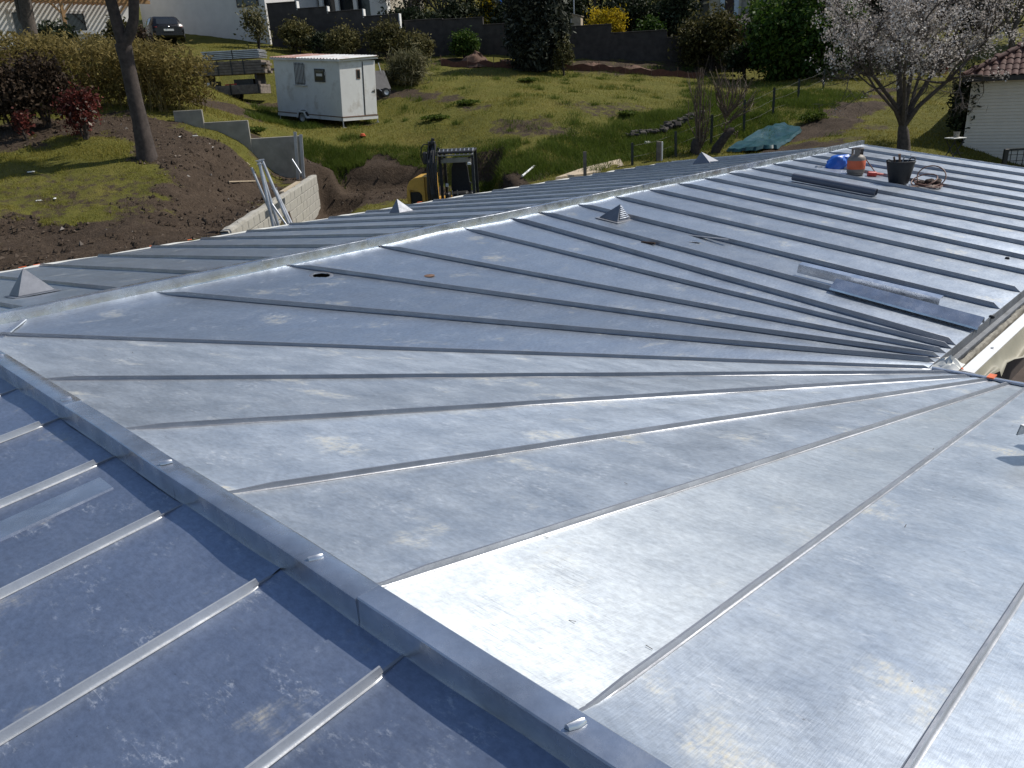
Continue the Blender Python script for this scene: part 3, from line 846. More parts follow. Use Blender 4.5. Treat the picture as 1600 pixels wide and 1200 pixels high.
mb.bar(R(-6.7, -6.7, -2.1), R(0, -6.7, -2.1), .2, 2.3); mb.bar(R(0, -6.7, -2.1), R(S_END - .1, -5.25, -2.1), .2, 2.3)
mb.bar(R(S_END - .15, -5.2, -2.1), R(S_END - .15, WI - .2, -2.15), .2, 2.1)
mb.bar(R(-6.7, -6.5, -2.1), R(-6.7, T_END - .1, -2.1), .2, 2.3); mb.bar(R(-6.6, T_END - .2, -2.15), R(WI - .4, T_END - .2, -2.15), .2, 1.9)
mb.build('wall', MAT['block'], house, None, None, HO)
mb = MB()
mb.bar(R(WI + .12, WI - .25, -2.25), R(S_END - .3, WI - .25, -2.25), .2, 2.0)
mb.bar(R(WI - .25, WI + .12, -2.25), R(WI - .25, T_END - .1, -2.25), .2, 2.0)
mb.build('wall', MAT['brown_pit'], house, None, None, HO)
# verge flashing on the far gable
for nm, t0_, z0_, t1_, z1_ in (('verge_flashing', .06, Z0, WI, Z1), ('verge_flashing', -.06, Z0, -we, z_out(we))):
    mb = MB().bar(R(S_END + .03, t0_, z0_ - .02), R(S_END + .03, t1_, z1_ - .02), .07, .09); mb.build(nm, MAT['cap'], house, None, None, HO)

# pale membrane and orange tape showing along the back eave
mb = MB(); V = []; Fc = []
ss = np.linspace(-7, S_END, 190)
for s_ in ss:
    w = outer_w(s_); e_ = .05 + .035 * vnoise(s_ * 2.3, 3.1) + .05 * max(0, float(vnoise(s_ * .9, 8.2)) - .6)
    V += [R(s_, -w + .05, z_out(w) + .004), R(s_, -w - e_, z_out(w) + .004 + .03 * float(vnoise(s_ * 3.1, 1.2)) - .01), R(s_, -w - e_ - .02, z_out(w) - .14)]
for i in range(len(ss) - 1):
    for j in range(2): Fc.append((3 * i + j, 3 * i + j + 1, 3 * i + j + 4, 3 * i + j + 3))
mb.add(V, Fc).build('eave_membrane', MAT['membrane'], house, None, 40, HO)
for s_, l_ in ((2.28, .12), (2.5, .10), (4.4, .06), (5.1, .08), (10.4, .14)):
    w = outer_w(s_)
    mb = MB().bar(R(s_, -w - .075, z_out(w) + .02), R(s_ + l_, -w - .07, z_out(w) + .022), .03, .006); mb.build('tape_strip', MAT['orange_tape'], house, None, None, HO)

# pyramid roof vents
def vent(s0, s1, t0, t1, h, zf, louvre_side):
    base = [R(s0, t0, zf(t0)), R(s1, t0, zf(t0)), R(s1, t1, zf(t1)), R(s0, t1, zf(t1))]
    up = np.array([0, 0, .02])
    mid = sum(base) / 4; low = (base[2] + base[3]) / 2 if louvre_side == 2 else (base[0] + base[1]) / 2; apex = mid + (low - mid) * .55 + np.array([0, 0, h])
    o = thing('roof_vent', None, None); o.parent = house
    B = [p + up for p in base]
    V = [p - HO for p in base] + [p - HO for p in B] + [apex - HO]
    mb = MB().add(V, [(0, 1, 5, 4), (1, 2, 6, 5), (2, 3, 7, 6), (3, 0, 4, 7)] + [((i + 4), ((i + 1) % 4 + 4), 8) for i in range(4)])
    mb.build('vent_hood', MAT['vent'], o)
    mb = MB()
    fl = [R(s0 - .05, t0 - .05, zf(t0 - .05) + .003), R(s1 + .05, t0 - .05, zf(t0 - .05) + .003), R(s1 + .05, t1 + .05, zf(t1 + .05) + .003), R(s0 - .05, t1 + .05, zf(t1 + .05) + .003)]
    fu = [p + np.array([0, 0, .006]) for p in fl]
    mb.add([p - HO for p in fl + fu], [(4, 5, 6, 7), (0, 1, 5, 4), (1, 2, 6, 5), (2, 3, 7, 6), (3, 0, 4, 7)]).build('vent_base', MAT['seam'], o)
    i = louvre_side; a, b2 = B[i], B[(i + 1) % 4]
    cen = (a + b2 + apex) / 3; ofs = np.cross(b2 - a, apex - a); ofs /= np.linalg.norm(ofs)
    if np.dot(ofs, (a + b2) / 2 - mid) < 0: ofs = -ofs
    tri_ = [cen + (q - cen) * .80 + ofs * .0025 - HO for q in (a, b2, apex)]
    MB().add(tri_ + [q - ofs * .002 for q in tri_], [(0, 1, 2), (5, 4, 3)]).build('vent_gap_shade', MAT['black_metal'], o)  # dark plate paints the shade in the gaps between the slats
    nrm = np.cross(b2 - a, apex - a); nrm /= np.linalg.norm(nrm)
    if np.dot(nrm, (a + b2) / 2 - mid) < 0: nrm = -nrm
    for k in range(7):
        f0 = .10 + k * .12; f1 = f0 + .075
        c0, c1 = a + (apex - a) * f0, b2 + (apex - b2) * f0
        e0, e1 = a + (apex - a) * f1, b2 + (apex - b2) * f1
        ins = .12
        c0, c1 = c0 + (c1 - c0) * ins, c1 + (c0 - c1) * ins
        e0, e1 = e0 + (e1 - e0) * ins, e1 + (e0 - e1) * ins
        c0, c1 = c0 + nrm * .016, c1 + nrm * .016
        e0, e1 = e0 + nrm * .002, e1 + nrm * .002
        dn = np.array([0, 0, -.006])
        MB().add([c0 - HO, c1 - HO, e1 - HO, e0 - HO, c0 + dn - nrm * .014 - HO, c1 + dn - nrm * .014 - HO], [(0, 1, 2, 3), (0, 4, 5, 1), (0, 3, 4), (1, 5, 2)]).build('louvre', MAT['cap'], o)
    return o
vent(7.96, 8.29, .76, 1.08, .23, lambda t: z_in_a(0, t), 2)['label'] = 'louvred pyramid vent on the sunny slope beside the long ridge'
vent(1.04, 1.42, -2.52, -2.14, .30, lambda t: z_out(-t), 0)['label'] = 'plain-sided pyramid vent at the left end of the back slope'
vent(8.32, 8.66, -4.75, -4.42, .27, lambda t: z_out(-t), 0)['label'] = 'pyramid vent in front of the yellow digger'
vent(17.1, 17.55, -3.25, -2.75, .30, lambda t: z_out(-t), 0)['label'] = 'pyramid vent on the back slope near the pollard stump'

# box gutter, wool strip, white board and sheeting inside the elbow of the two wings
def strip(name, s0, s1, prof, mat, jit=0.0, n_=24, smooth=40):
    V, Fc = [], []; m_ = len(prof)
    for i in range(n_ + 1):
        s_ = s0 + (s1 - s0) * i / n_
        for t, z in prof:
            V.append(R(s_, WI + t + jit * (prng.random() - .5), Z1 + z + jit * (prng.random() - .5)) - HO)
    for i in range(n_):
        for j in range(m_ - 1): Fc.append((i * m_ + j, i * m_ + j + 1, (i + 1) * m_ + j + 1, (i + 1) * m_ + j))
    return MB().add(V, Fc + [tuple(range(m_)), tuple(n_ * m_ + k for k in range(m_))]).build(name, mat, house, None, smooth)
strip('gutter', WI + .06, S_END, [(.0, -.012), (.006, .012), (.012, .012), (.015, -.03), (.02, -.075), (.085, -.08), (.09, -.04), (.098, -.04), (.098, -.15), (.0, -.15)], MAT['old_gutter'])
strip('wool_strip', WI + .16, S_END - .2, [(.105, -.20), (.105, -.075), (.118, -.06), (.138, -.065), (.15, -.085), (.15, -.20)], MAT['wool'], .02, 120, 30)
strip('white_board', WI + .28, S_END - .3, [(.205, -.10), (.205, -.045), (.315, -.05), (.315, -.10)], MAT['white_pl'], 0, 4, None)
mb = MB().lathe([(.016, 0), (.018, .004), (.012, .006), (.010, .002)], 14, tuple(R(7.05, WI + .26, Z1 - .046) - HO)); mb.build('washer', MAT['galva'], house)
strip('eave_upstand', WI + .0, WI + .02, [(0, 0), (.2, 0)], MAT['seam'], 0, 1, None)
V, Fc = [], []      # coping along the near wing's eave
prof = [(.0, -.02), (.0, .022), (.012, .026), (.075, .012), (.085, .006), (.085, -.06), (.0, -.06)]
for i in range(25):
    t_ = WI + .04 + (T_END - WI - .04) * i / 24
    for d_, z in prof: V.append(R(WI + .01 + d_, t_, Z1 + z) - HO)
m_ = len(prof)
for i in range(24):
    for j in range(m_ - 1): Fc.append((i * m_ + j, i * m_ + j + 1, (i + 1) * m_ + j + 1, (i + 1) * m_ + j))
MB().add(V, Fc + [tuple(range(m_))]).build('eave_coping', MAT['cap'], house, None, 40)
mb = MB().box(tuple(R(WI + .05, WI + .50, Z1 + .026) - HO), (.055, .11, .012), -RA + .0); mb.build('tape_strip', MAT['orange_tape'], house)
mb = MB().bar(R(WI + .34, WI + .17, Z1 - .02), R(WI + .26, WI + .22, Z1 - .03), .025, .006); mb.build('tape_strip', MAT['orange_tape'], house, None, None, HO)
# ------------------------------------------------------------------ loose things on the roof
def on_a(s, t, dz=0.0): return R(s, t, z_in_a(s, t) + dz)
def on_b(s, t, dz=0.0): return R(s, t, z_in_b(s, t) + dz)
TILT_A = Vector((PI_ * DB[0], PI_ * DB[1], 1)).normalized()
YAW_A = math.atan2(DB[1], DB[0])          # local x runs down the slope

# beige sheeting and the dark floor in the elbow
V, Fc = [], []
n1, n2 = 26, 16
for i in range(n1 + 1):
    s_ = WI + .30 + 5.2 * i / n1
    for j in range(n2 + 1):
        v = j / n2
        sag = (.05 + .16 * i / n1) * math.sin(math.pi * min(1, v * 1.1)) + .04 * math.sin(i * .9 + v * 5) * v + .05 * math.sin(i * 2.3 + 1) * v
        t_ = WI + .322 + v * (.06 + .30 * (i / n1) + .03 * math.sin(i * 1.1))
        V.append(R(s_, t_, Z1 - .05 - sag - (.06 + .42 * i / n1) * v * v))
    
for i in range(n1):
    for j in range(n2): Fc.append((i * (n2 + 1) + j, i * (n2 + 1) + j + 1, (i + 1) * (n2 + 1) + j + 1, (i + 1) * (n2 + 1) + j))
solo(MB().add(V, Fc), 'protective_sheet', MAT['tarp_beige'], 'beige plastic sheet sagging below the white board in the roof elbow', 'tarp', tuple(R(WI + .3, WI + .5, Z1)), smooth=80, origin=R(WI + .3, WI + .5, Z1))
p = R(12, 12, -2.45); mb = MB().bar(R(WI - .2, 12, -2.45), R(S_END, 12, -2.45), 12.6, .1)
set_props(mb.build('patio_slab', MAT['brown_pit'], None), kind='structure')
# crumpled clear film at the corner
mb = MB(); V = []; Fc = []
for i in range(9):
    for j in range(7):
        q = R(WI + .08 + .028 * i, WI + .02 + .035 * j, Z1 + .01 + .05 * abs(math.sin(i * 1.7 + j * .9)) * math.sin(math.pi * j / 6) * math.sin(math.pi * i / 8) * 2)
        V.append(q)
for i in range(8):
    for j in range(6): Fc.append((i * 7 + j, i * 7 + j + 1, (i + 1) * 7 + j + 1, (i + 1) * 7 + j))
solo(mb.add(V, Fc), 'crumpled_film', MAT['membrane'], 'crumpled pale plastic film at the inner corner of the gutter', 'plastic film', tuple(R(WI + .2, WI + .1, Z1)), smooth=40, origin=R(WI + .2, WI + .1, Z1))

# grey pipe lying down the slope
a, b_ = on_a(13.42, 1.17, .085), on_a(13.36, 2.75, .085)
o = np.array(a); L = b_ - a
n = 20; ax = Vector(L).normalized(); u = ax.cross(Vector((0, 0, 1))).normalized(); w = u.cross(ax)
V, Fc = [], []
for (d, r) in ((0, .060), (0, .068), (1, .068), (1, .060)):
    for k in range(n):
        an = 2 * math.pi * k / n; q = Vector(L) * d + (u * math.cos(an) + w * math.sin(an)) * r; V.append(tuple(q))
for i in range(4):
    for k in range(n): Fc.append((i * n + k, i * n + (k + 1) % n, ((i + 1) % 4) * n + (k + 1) % n, ((i + 1) % 4) * n + k))
solo(MB().add(V, Fc), 'drain_pipe', MAT['grey_pl'], 'dark grey plastic pipe lying down the slope of the long wing', 'pipe', tuple(o), smooth=40)

# gas bottle
g = thing('gas_bottle', 'grey and orange gas bottle standing on the roof beside the blue plastic bag', 'gas bottle', on_a(15.28, 1.62), .4)
mb = MB().lathe([(.13, 0), (.150, .006), (.152, .03), (.145, .035), (.168, .06), (.172, .10), (.172, .30), (.160, .345), (.12, .385), (.06, .405), (.05, .41)], 28); mb.build('body', MAT['bottle'], g, None, 40)
mb = MB().lathe([(.1735, .12), (.1750, .123), (.1750, .285), (.1735, .288)], 28); mb.build('orange_band', MAT['orange'], g, None, 40)
mb = MB(); n = 26; V = []; Fc = []
for k in range(n):                              # collar with two hand openings
    an = 2 * math.pi * k / n
    for r, z in ((.105, .385), (.112, .385), (.112, .52), (.105, .52)): V.append((r * math.cos(an), r * math.sin(an), z))
for k in range(n):
    k2 = (k + 1) % n; an = 360 * (k + .5) / n
    opn = (20 < an < 85) or (150 < an < 200) or (250 < an < 320)
    if not opn:
        for a_, b2 in ((0, 1), (1, 2), (2, 3), (3, 0)): Fc.append((k * 4 + a_, k2 * 4 + a_, k2 * 4 + b2, k * 4 + b2))
mb.add(V, Fc)
V = []; Fc = []
for k in range(n):
    an = 2 * math.pi * k / n
    for q in range(6):
        b3 = 2 * math.pi * q / 6; V.append(((.109 + .012 * math.cos(b3)) * math.cos(an), (.109 + .012 * math.cos(b3)) * math.sin(an), .52 + .012 * math.sin(b3)))
for k in range(n):
    for q in range(6): Fc.append((k * 6 + q, ((k + 1) % n) * 6 + q, ((k + 1) % n) * 6 + (q + 1) % 6, k * 6 + (q + 1) % 6))
mb.add(V, Fc).build('handle_collar', MAT['bottle'], g, None, 40)
mb = MB().lathe([(.022, .40), (.022, .46), (.03, .465), (.03, .49), (.012, .495)], 12).tube([(0, 0, .445), (.05, .01, .445)], .014, 8); mb.build('valve', MAT['black_metal'], g, None, 40)
# red burner and orange hose
c = on_a(15.44, 1.93, .05)
mb = MB().tube([(-.12, .02, .01), (-.03, .0, .0), (.04, 0, 0), (.05, 0, 0), (.13, -.01, -.005), (.2, -.012, -.012)], [.05, .052, .05, .03, .022, .012], 12)
solo(mb, 'red_burner', MAT['red_pl'], 'red cone shaped burner head lying between gas bottle and bucket', 'burner', tuple(c), .1, smooth=40)
mb = MB().tube([on_a(15.30, 1.66, .44) - c, on_a(15.50, 1.72, .3) - c, on_a(15.66, 1.9, .03) - c, on_a(15.75, 2.25, .03) - c, on_a(15.7, 2.5, .03) - c, on_a(15.5, 2.8, .03) - c, on_a(15.4, 2.95, .03) - c], .011, 7)
solo(mb, 'rubber_hose', MAT['copper_hose'], 'thin brown hose running from the gas bottle behind the bucket', 'hose', tuple(c), smooth=60)
# blue plastic bag
V, Fc = [], []; nu_, nv_ = 26, 14
bc = on_a(15.75, 1.10)
for j in range(nv_ + 1):
    th_ = math.pi / 2 * j / nv_
    for i in range(nu_):
        ph_ = 2 * math.pi * i / nu_
        r = 1 + .22 * math.sin(ph_ * 2 + .7) + .10 * math.sin(ph_ * 5 + j * .6) + .06 * math.sin(ph_ * 9 - j)
        z = .27 * math.sin(th_) * (1 + .12 * math.sin(ph_ * 3 + 1) * math.cos(th_))
        x, y = .30 * r * math.cos(th_) ** .6 * math.cos(ph_), .19 * r * math.cos(th_) ** .6 * math.sin(ph_)
        V.append((x, y, max(0, z - .03 * (x < -.2)) + .006))
for j in range(nv_):
    for i in range(nu_): Fc.append((j * nu_ + i, j * nu_ + (i + 1) % nu_, (j + 1) * nu_ + (i + 1) % nu_, (j + 1) * nu_ + i))
Fc.append(tuple(range(nu_))[::-1]); Fc.append(tuple(nv_ * nu_ + i for i in range(nu_)))
solo(MB().add(V, Fc), 'plastic_bag', MAT['blue_pl'], 'crumpled bright blue plastic bag behind the gas bottle', 'plastic bag', tuple(bc), .15, smooth=28)
# rubber bucket with tools
bk = thing('rubber_bucket', 'black rubber bucket full of tools standing on the roof', 'bucket', on_a(15.13, 2.52), .3)
prof = [(.10, 0), (.165, 0), (.175, .01), (.215, .2), (.255, .40), (.262, .405), (.262, .425), (.248, .43), (.240, .415), (.205, .2), (.165, .03), (.02, .028)]
MB().lathe(prof, 30).build('tub', MAT['rubber'], bk, None, 40)
for sg in (-1, 1):
    MB().tube([(sg * .255, -.07, .40), (sg * .285, -.06, .455), (sg * .29, 0, .47), (sg * .285, .06, .455), (sg * .255, .07, .40)], .012, 7).build('handle', MAT['rubber'], bk, None, 50)
def tool(pts_, r, nm, lab, cat, mat, extra=None):
    c = on_a(15.13, 2.52); mb = MB().tube(pts_, r, 9)
    if extra: extra(mb)
    solo(mb, nm, MAT[mat], lab, cat, tuple(c), .3, smooth=40)
tool([(-.05, 0, .1), (-.2, -.05, .43), (-.235, -.06, .52)], [.012, .016, .02], 'tool_handle', 'dark brown tool handle leaning out of the bucket at its left rim', 'tool', 'dark_brown')
tool([(0, -.06, .1), (-.12, -.1, .42), (-.17, -.12, .57)], [.014, .018, .024], 'hammer_handle', 'tall red brown hammer handle sticking up from the bucket', 'tool', 'rust')
tool([(0, .05, .1), (.07, .02, .44), (.08, .015, .50)], [.012, .012, .016], 'steel_tool', 'small pale steel tool upright in the bucket', 'tool', 'galva')
tool([(.1, .1, .2), (.22, .05, .42), (.25, .03, .53), (.245, .035, .55)], [.004, .004, .004, .003], 'wire_hook', 'thin bent wire rising from the right rim of the bucket', 'wire', 'galva')
# coiled hose
hc = on_a(15.33, 3.0)
mb = MB(); P = []
R_h = lambda s_, t_, z: R(s_, t_, z_in_a(0, t_) + z) - hc
for k in range(150):
    an = k / 150 * 2 * math.pi * 4.2
    rr = .25 + .05 * math.sin(k * .11) - .012 * (k % 37) / 10
    P.append(R_h(15.33 + rr * 1.0 * math.sin(an) + .03 * math.sin(k * .07), 3.0 + rr * .85 * math.cos(an), .018 + .012 * (k / 150 * 4.2)))
mb.tube(P, .012, 7)
P = []
for k in range(40):
    an = k / 39 * 2 * math.pi; P.append(R_h(15.40 + .16 * math.sin(an), 3.02 + .25 * math.cos(an), .19 + .18 * math.sin(an)))
mb.tube(P, .012, 7)
P = []
for k in range(40):
    an = k / 39 * 2 * math.pi; P.append(R_h(15.30 + .22 * math.sin(an), 2.93 + .22 * math.cos(an), .12 + .10 * math.sin(an + .5)))
mb.tube(P, .012, 7)
P = [R_h(15.1, 2.95, .03), R_h(14.9, 2.8, .02), R_h(14.82, 3.0, .02), R_h(14.8, 3.25, .02)]; mb.tube(P, .011, 7)
solo(mb, 'coiled_hose', MAT['copper_hose'], 'coil of brown orange hose standing on edge right of the bucket', 'hose', tuple(hc), smooth=60)
mb = MB(); rs = random.Random(4)
for k in range(16):
    x, y = rs.uniform(-.2, .22), rs.uniform(-.1, .1)
    mb.lathe([(.0, 0), (.05, .0), (.065, .03), (.045, .06), (.0, .07)], 8, (x, y, .02 + .05 * rs.random()))
solo(mb, 'dark_cloth', MAT['dark_brown'], 'dark brown bundle of cloth inside the coiled hose', 'cloth', tuple(on_a(15.45, 2.95)), -.4, smooth=50)

# loose metal profiles on the long slope
def profile(a, b, prof, name, label):
    a, b = np.array(a), np.array(b); L = b - a; d = L / np.linalg.norm(L)
    side = np.cross((0, 0, 1), d); side /= np.linalg.norm(side); up = np.cross(d, side)
    V, Fc = [], []; m_ = len(prof); ns = 8
    for i in range(ns + 1):
        for x, z in prof: V.append(L * i / ns + side * x + up * z)
    for i in range(ns):
        for j in range(m_): Fc.append((i * m_ + j, i * m_ + (j + 1) % m_, (i + 1) * m_ + (j + 1) % m_, (i + 1) * m_ + j))
    return solo(MB().add(V, Fc), name, MAT['cap'], label, 'metal profile', tuple(a), smooth=35)
# side = +left of travel (towards larger s)
profile(on_a(7.73, 3.93, .036), on_a(7.78, 5.50, .036), [(-.055, 0), (-.055, .105), (.05, .115), (.05, .09), (.047, .09), (.047, .111), (-.052, .101), (-.052, 0)], 'channel_profile', 'folded zinc channel lying on the roof, the one behind and nearer the ridge')
profile(on_a(7.47, 4.46, .036), on_a(7.43, 6.0, .036), [(-.10, 0), (-.095, .02), (.035, .105), (.095, .03), (.09, .027), (.034, .099), (-.091, .014), (-.096, -.002)], 'angle_profile', 'long folded zinc angle lying in front, its end at the gutter')
# little things left lying
solo(MB().tube([(-.1, 0, .018), (.1, 0, .018)], .017, 8), 'wooden_dowel', MAT['dark_brown'], 'short dark round stick lying on the fan of panels', 'stick', tuple(on_a(7.36, 2.02)), YAW_A + .12, smooth=40)
mb = MB().bar((-.32, .02, .035), (.36, -.03, .03), .05, .006).bar((-.28, .05, .012), (.2, -.02, .028), .05, .004)
solo(mb, 'sheet_offcut', MAT['seam'], 'thin curled metal offcut lying against a seam near the louvred vent', 'metal offcut', tuple(on_a(8.23, 2.35)), YAW_A + .05)
V = [(-.16, -.05, .004), (-.02, -.09, .006), (.15, -.03, .004), (.10, .06, .012), (-.08, .07, .004)]
solo(MB().add(V + [(x, y, z - .003) for x, y, z in V], [(0, 1, 2, 3, 4), (9, 8, 7, 6, 5)]), 'bright_offcut', MAT['bright'], 'small bright triangular zinc offcut lying flat near the curled offcut', 'metal offcut', tuple(on_a(7.98, 2.30)), YAW_A)
solo(MB().lathe([(.0, .0), (.055, 0), (.062, .005), (.05, .009), (.0, .010)], 16), 'rusty_disc', MAT['rust'], 'flat brown disc lying on the second fan panel from the corner', 'disc', tuple(on_a(4.22, 1.26)), smooth=40)
for (s_, t_, lab) in ((7.97, 5.97, 'small dark bolt lying at the gutter edge'), (10.78, 5.45, 'small dark bolt lying on the long slope by the frame edge')):
    solo(MB().lathe([(.0, 0), (.028, 0), (.03, .012), (.022, .03), (.0, .034)], 8), 'dark_bolt', MAT['rubber'], lab, 'bolt', tuple(on_a(s_, t_)), smooth=40)
mb = MB().lathe([(.0, 0), (.04, 0), (.045, .02), (.03, .05), (.0, .055)], 8).box((.07, .01, .015), (.09, .035, .03))
solo(mb, 'small_clamp', MAT['galva'], 'small grey clamp lying left of the blue bag', 'clamp', tuple(on_a(15.32, .80)), smooth=40)
# white plastic profiles at the right edge
for k, (s_, t_, z_, yw, lab) in enumerate(((3.84, 7.12, .13, .25, 'white plastic profile raised off the roof, lower of the pair at the right edge'), (4.24, 7.16, .20, .12, 'white plastic profile raised off the roof, upper of the pair at the right edge'))):
    pr = [(-.07, .0), (-.055, .075), (.055, .075), (.07, 0), (.062, 0), (.05, .068), (-.05, .068), (-.062, 0)]
    mb = MB(); V = []; Fc = []
    for i in range(6):
        for y, z in pr: V.append((i * .16, y * (1 + .1 * (i == 0)), z + i * .012))
    for i in range(5):
        for j in range(8): Fc.append((i * 8 + j, i * 8 + (j + 1) % 8, (i + 1) * 8 + (j + 1) % 8, (i + 1) * 8 + j))
    o = solo(mb.add(V, Fc), 'white_profile', MAT['white_pl'], lab, 'plastic profile', tuple(on_b(s_, t_, z_)), yw)
solo(MB().box((0, 0, .06), (.14, .3, .10), .2, .01).box((.5, .05, .05), (.12, .3, .08), .2, .01), 'timber_rest', MAT['pale_wood'], 'pale timber rests under the white plastic profiles', 'timber', tuple(on_b(4.4, 7.65)))

# twigs and clippings on the near slope: countless specks
mb_v = []; rs = np.random.default_rng(11)
for k in range(80):
    s_, t_ = rs.uniform(.3, 5.6), rs.uniform(4.6, 9.2)
    if rs.random() < .3: s_, t_ = rs.normal(1.55, .12), rs.normal(8.05, .12)
    if rs.random() < .25:
        s_, t_ = rs.uniform(.5, 12), rs.uniform(.4, 5.8)
        c = on_a(s_, t_, .008) if t_ < s_ else on_b(s_, t_, .008)
    else: c = on_b(s_, t_, .008) if s_ < t_ else on_a(s_, t_, .008)
    an = rs.uniform(0, 6.28); l = rs.uniform(.004, .016); w = rs.uniform(.0008, .0016)
    dx = np.array([math.cos(an), math.sin(an), rs.uniform(-.1, .25)]) * l; dy = np.array([-math.sin(an), math.cos(an), 0]) * w
    mb_v.append([c - dx - dy, c + dx - dy, c + dx + dy, c - dx + dy])
o = link_mesh('twigs', quads_mesh('twigs', np.array(mb_v), MAT['twig'], rs.random(len(mb_v)) * .4))
set_props(o, 'fine dry twigs and clippings scattered over the near panels', 'debris', None, 'stuff')

# ------------------------------------------------------------------ plants: builders
def leaf_quads(c, size, r, flat=0.0, aspect=1.7, droop=None):
    n = len(c)
    a = r.normal(size=(n, 3)); a[:, 2] *= (1 - flat); a /= np.linalg.norm(a, axis=1)[:, None] + 1e-9
    if droop is not None: a = a * (1 - droop[1]) + np.array(droop[0]) * droop[1]; a /= np.linalg.norm(a, axis=1)[:, None] + 1e-9
    b = r.normal(size=(n, 3)); b -= (b * a).sum(1)[:, None] * a; b /= np.linalg.norm(b, axis=1)[:, None] + 1e-9
    s = (size * r.uniform(.6, 1.4, n))[:, None]
    la, lb = a * s * aspect * .5, b * s * .5
    return np.stack([c - la, c + lb * .9 - la * .1, c + la, c - lb * .9 - la * .1], 1)

def foliage(name, c, size, mat, parent, r, origin, tint=None, **kw):
    q = leaf_quads(c, size, r, **kw) - np.asarray(origin)
    t = r.random(len(c)) if tint is None else np.clip(tint, 0, 1)
    return link_mesh(name, quads_mesh(name, q, MAT[mat], t), None, parent)

def clump_points(n, c, rx, ry, rz, r, nclump=30, spread=.26, shell=.75, bottom=-.6):
    """points gathered round clump centres near the surface of a lumpy ellipsoid"""
    d = r.normal(size=(nclump, 3)); d /= np.linalg.norm(d, axis=1)[:, None]
    d[:, 2] = np.where(d[:, 2] < bottom, -d[:, 2] * .5, d[:, 2])
    rad = r.uniform(shell - .35, shell + .12, nclump)[:, None]
    cc = d * rad
    k = r.integers(0, nclump, n)
    sz = r.uniform(.55, 1.25, nclump)[k][:, None]
    p = cc[k] + r.normal(size=(n, 3)) * spread * sz
    return np.asarray(c) + p * np.array([rx, ry, rz]), k

def bush(name, label, cat, base, rx, ry, rz, n, size, mat, seed, group=None, lift=.95, nclump=30, spread=.24, stems=5, tintbias=0.0, smat='bark', bottom_=-.6, **kw):
    r = np.random.default_rng(seed)
    t = thing(name, label, cat, base, 0, group)
    c = np.array([0, 0, rz * lift])
    p, k = clump_points(n, c, rx, ry, rz, r, nclump, spread, bottom=bottom_)
    p[:, 2] = np.where(p[:, 2] < .03, np.abs(p[:, 2]) * .5 + .03, p[:, 2])
    ct = r.random(nclump) * .35
    tint = r.random(n) ** 1.5 * .75 + ct[k] + tintbias
    foliage('foliage', p, size, mat, t, r, (0, 0, 0), tint, **kw)
    mb = MB()
    for i in range(stems):
        an = r.uniform(0, 6.28); e = np.array([math.cos(an) * rx * .55, math.sin(an) * ry * .55, rz * r.uniform(.9, 1.4)])
        mb.tube([(e[0] * .08, e[1] * .08, -.12), (e[0] * .4, e[1] * .4, e[2] * .5), tuple(e)], [.03 + rx * .012, .02 + rx * .008, .01], 5)
    mb.build('stem', MAT[smat], t, None, 60)
    return t

def grow(mb, p, d, L, rad, depth, r, tips, gnarl=.25, split=(2, 3), shrink=.72, up=.12, sides=6):
    n = 4; P = [Vector(p)]; Rr = [rad]; d = Vector(d).normalized()
    for i in range(n):
        d = (d + Vector(r.normal(size=3)) * gnarl * .5 + Vector((0, 0, up))).normalized()
        P.append(P[-1] + d * (L / n)); Rr.append(rad * (1 - .42 * (i + 1) / n))
    mb.tube(P, Rr, max(3, sides), cap=depth == 0)
    for q in P[1:]: tips.append((np.array(q), depth, np.array(d)))
    if depth <= 0: return
    for k in range(int(r.integers(split[0], split[1] + 1))):
        j = n if k == 0 else int(r.integers(2, n + 1))
        dd = (d + Vector(r.normal(size=3)) * .62).normalized()
        grow(mb, P[j], dd, L * shrink * r.uniform(.8, 1.15), Rr[j] * .72, depth - 1, r, tips, gnarl, split, shrink, up, sides - 1)

def sticks(n, base, spread, h, lean, r, w=.012, wob=.12):
    """thin upright shoots as slim 3-sided tubes"""
    mb = MB()
    for i in range(n):
        an = r.uniform(0, 6.28); b = np.array([math.cos(an), math.sin(an), 0]) * spread * r.random() ** .5
        hh = h * r.uniform(.55, 1.1); e = b * (1 + lean * r.uniform(.4, 1.2)) + np.array([r.normal() * wob, r.normal() * wob, hh])
        m_ = (b + e) / 2 + np.array([r.normal() * .05 * hh, r.normal() * .05 * hh, 0])
        mb.tube([np.array(base) + b, np.array(base) + m_, np.array(base) + e], [w, w * .7, w * .25], 3)
    return mb
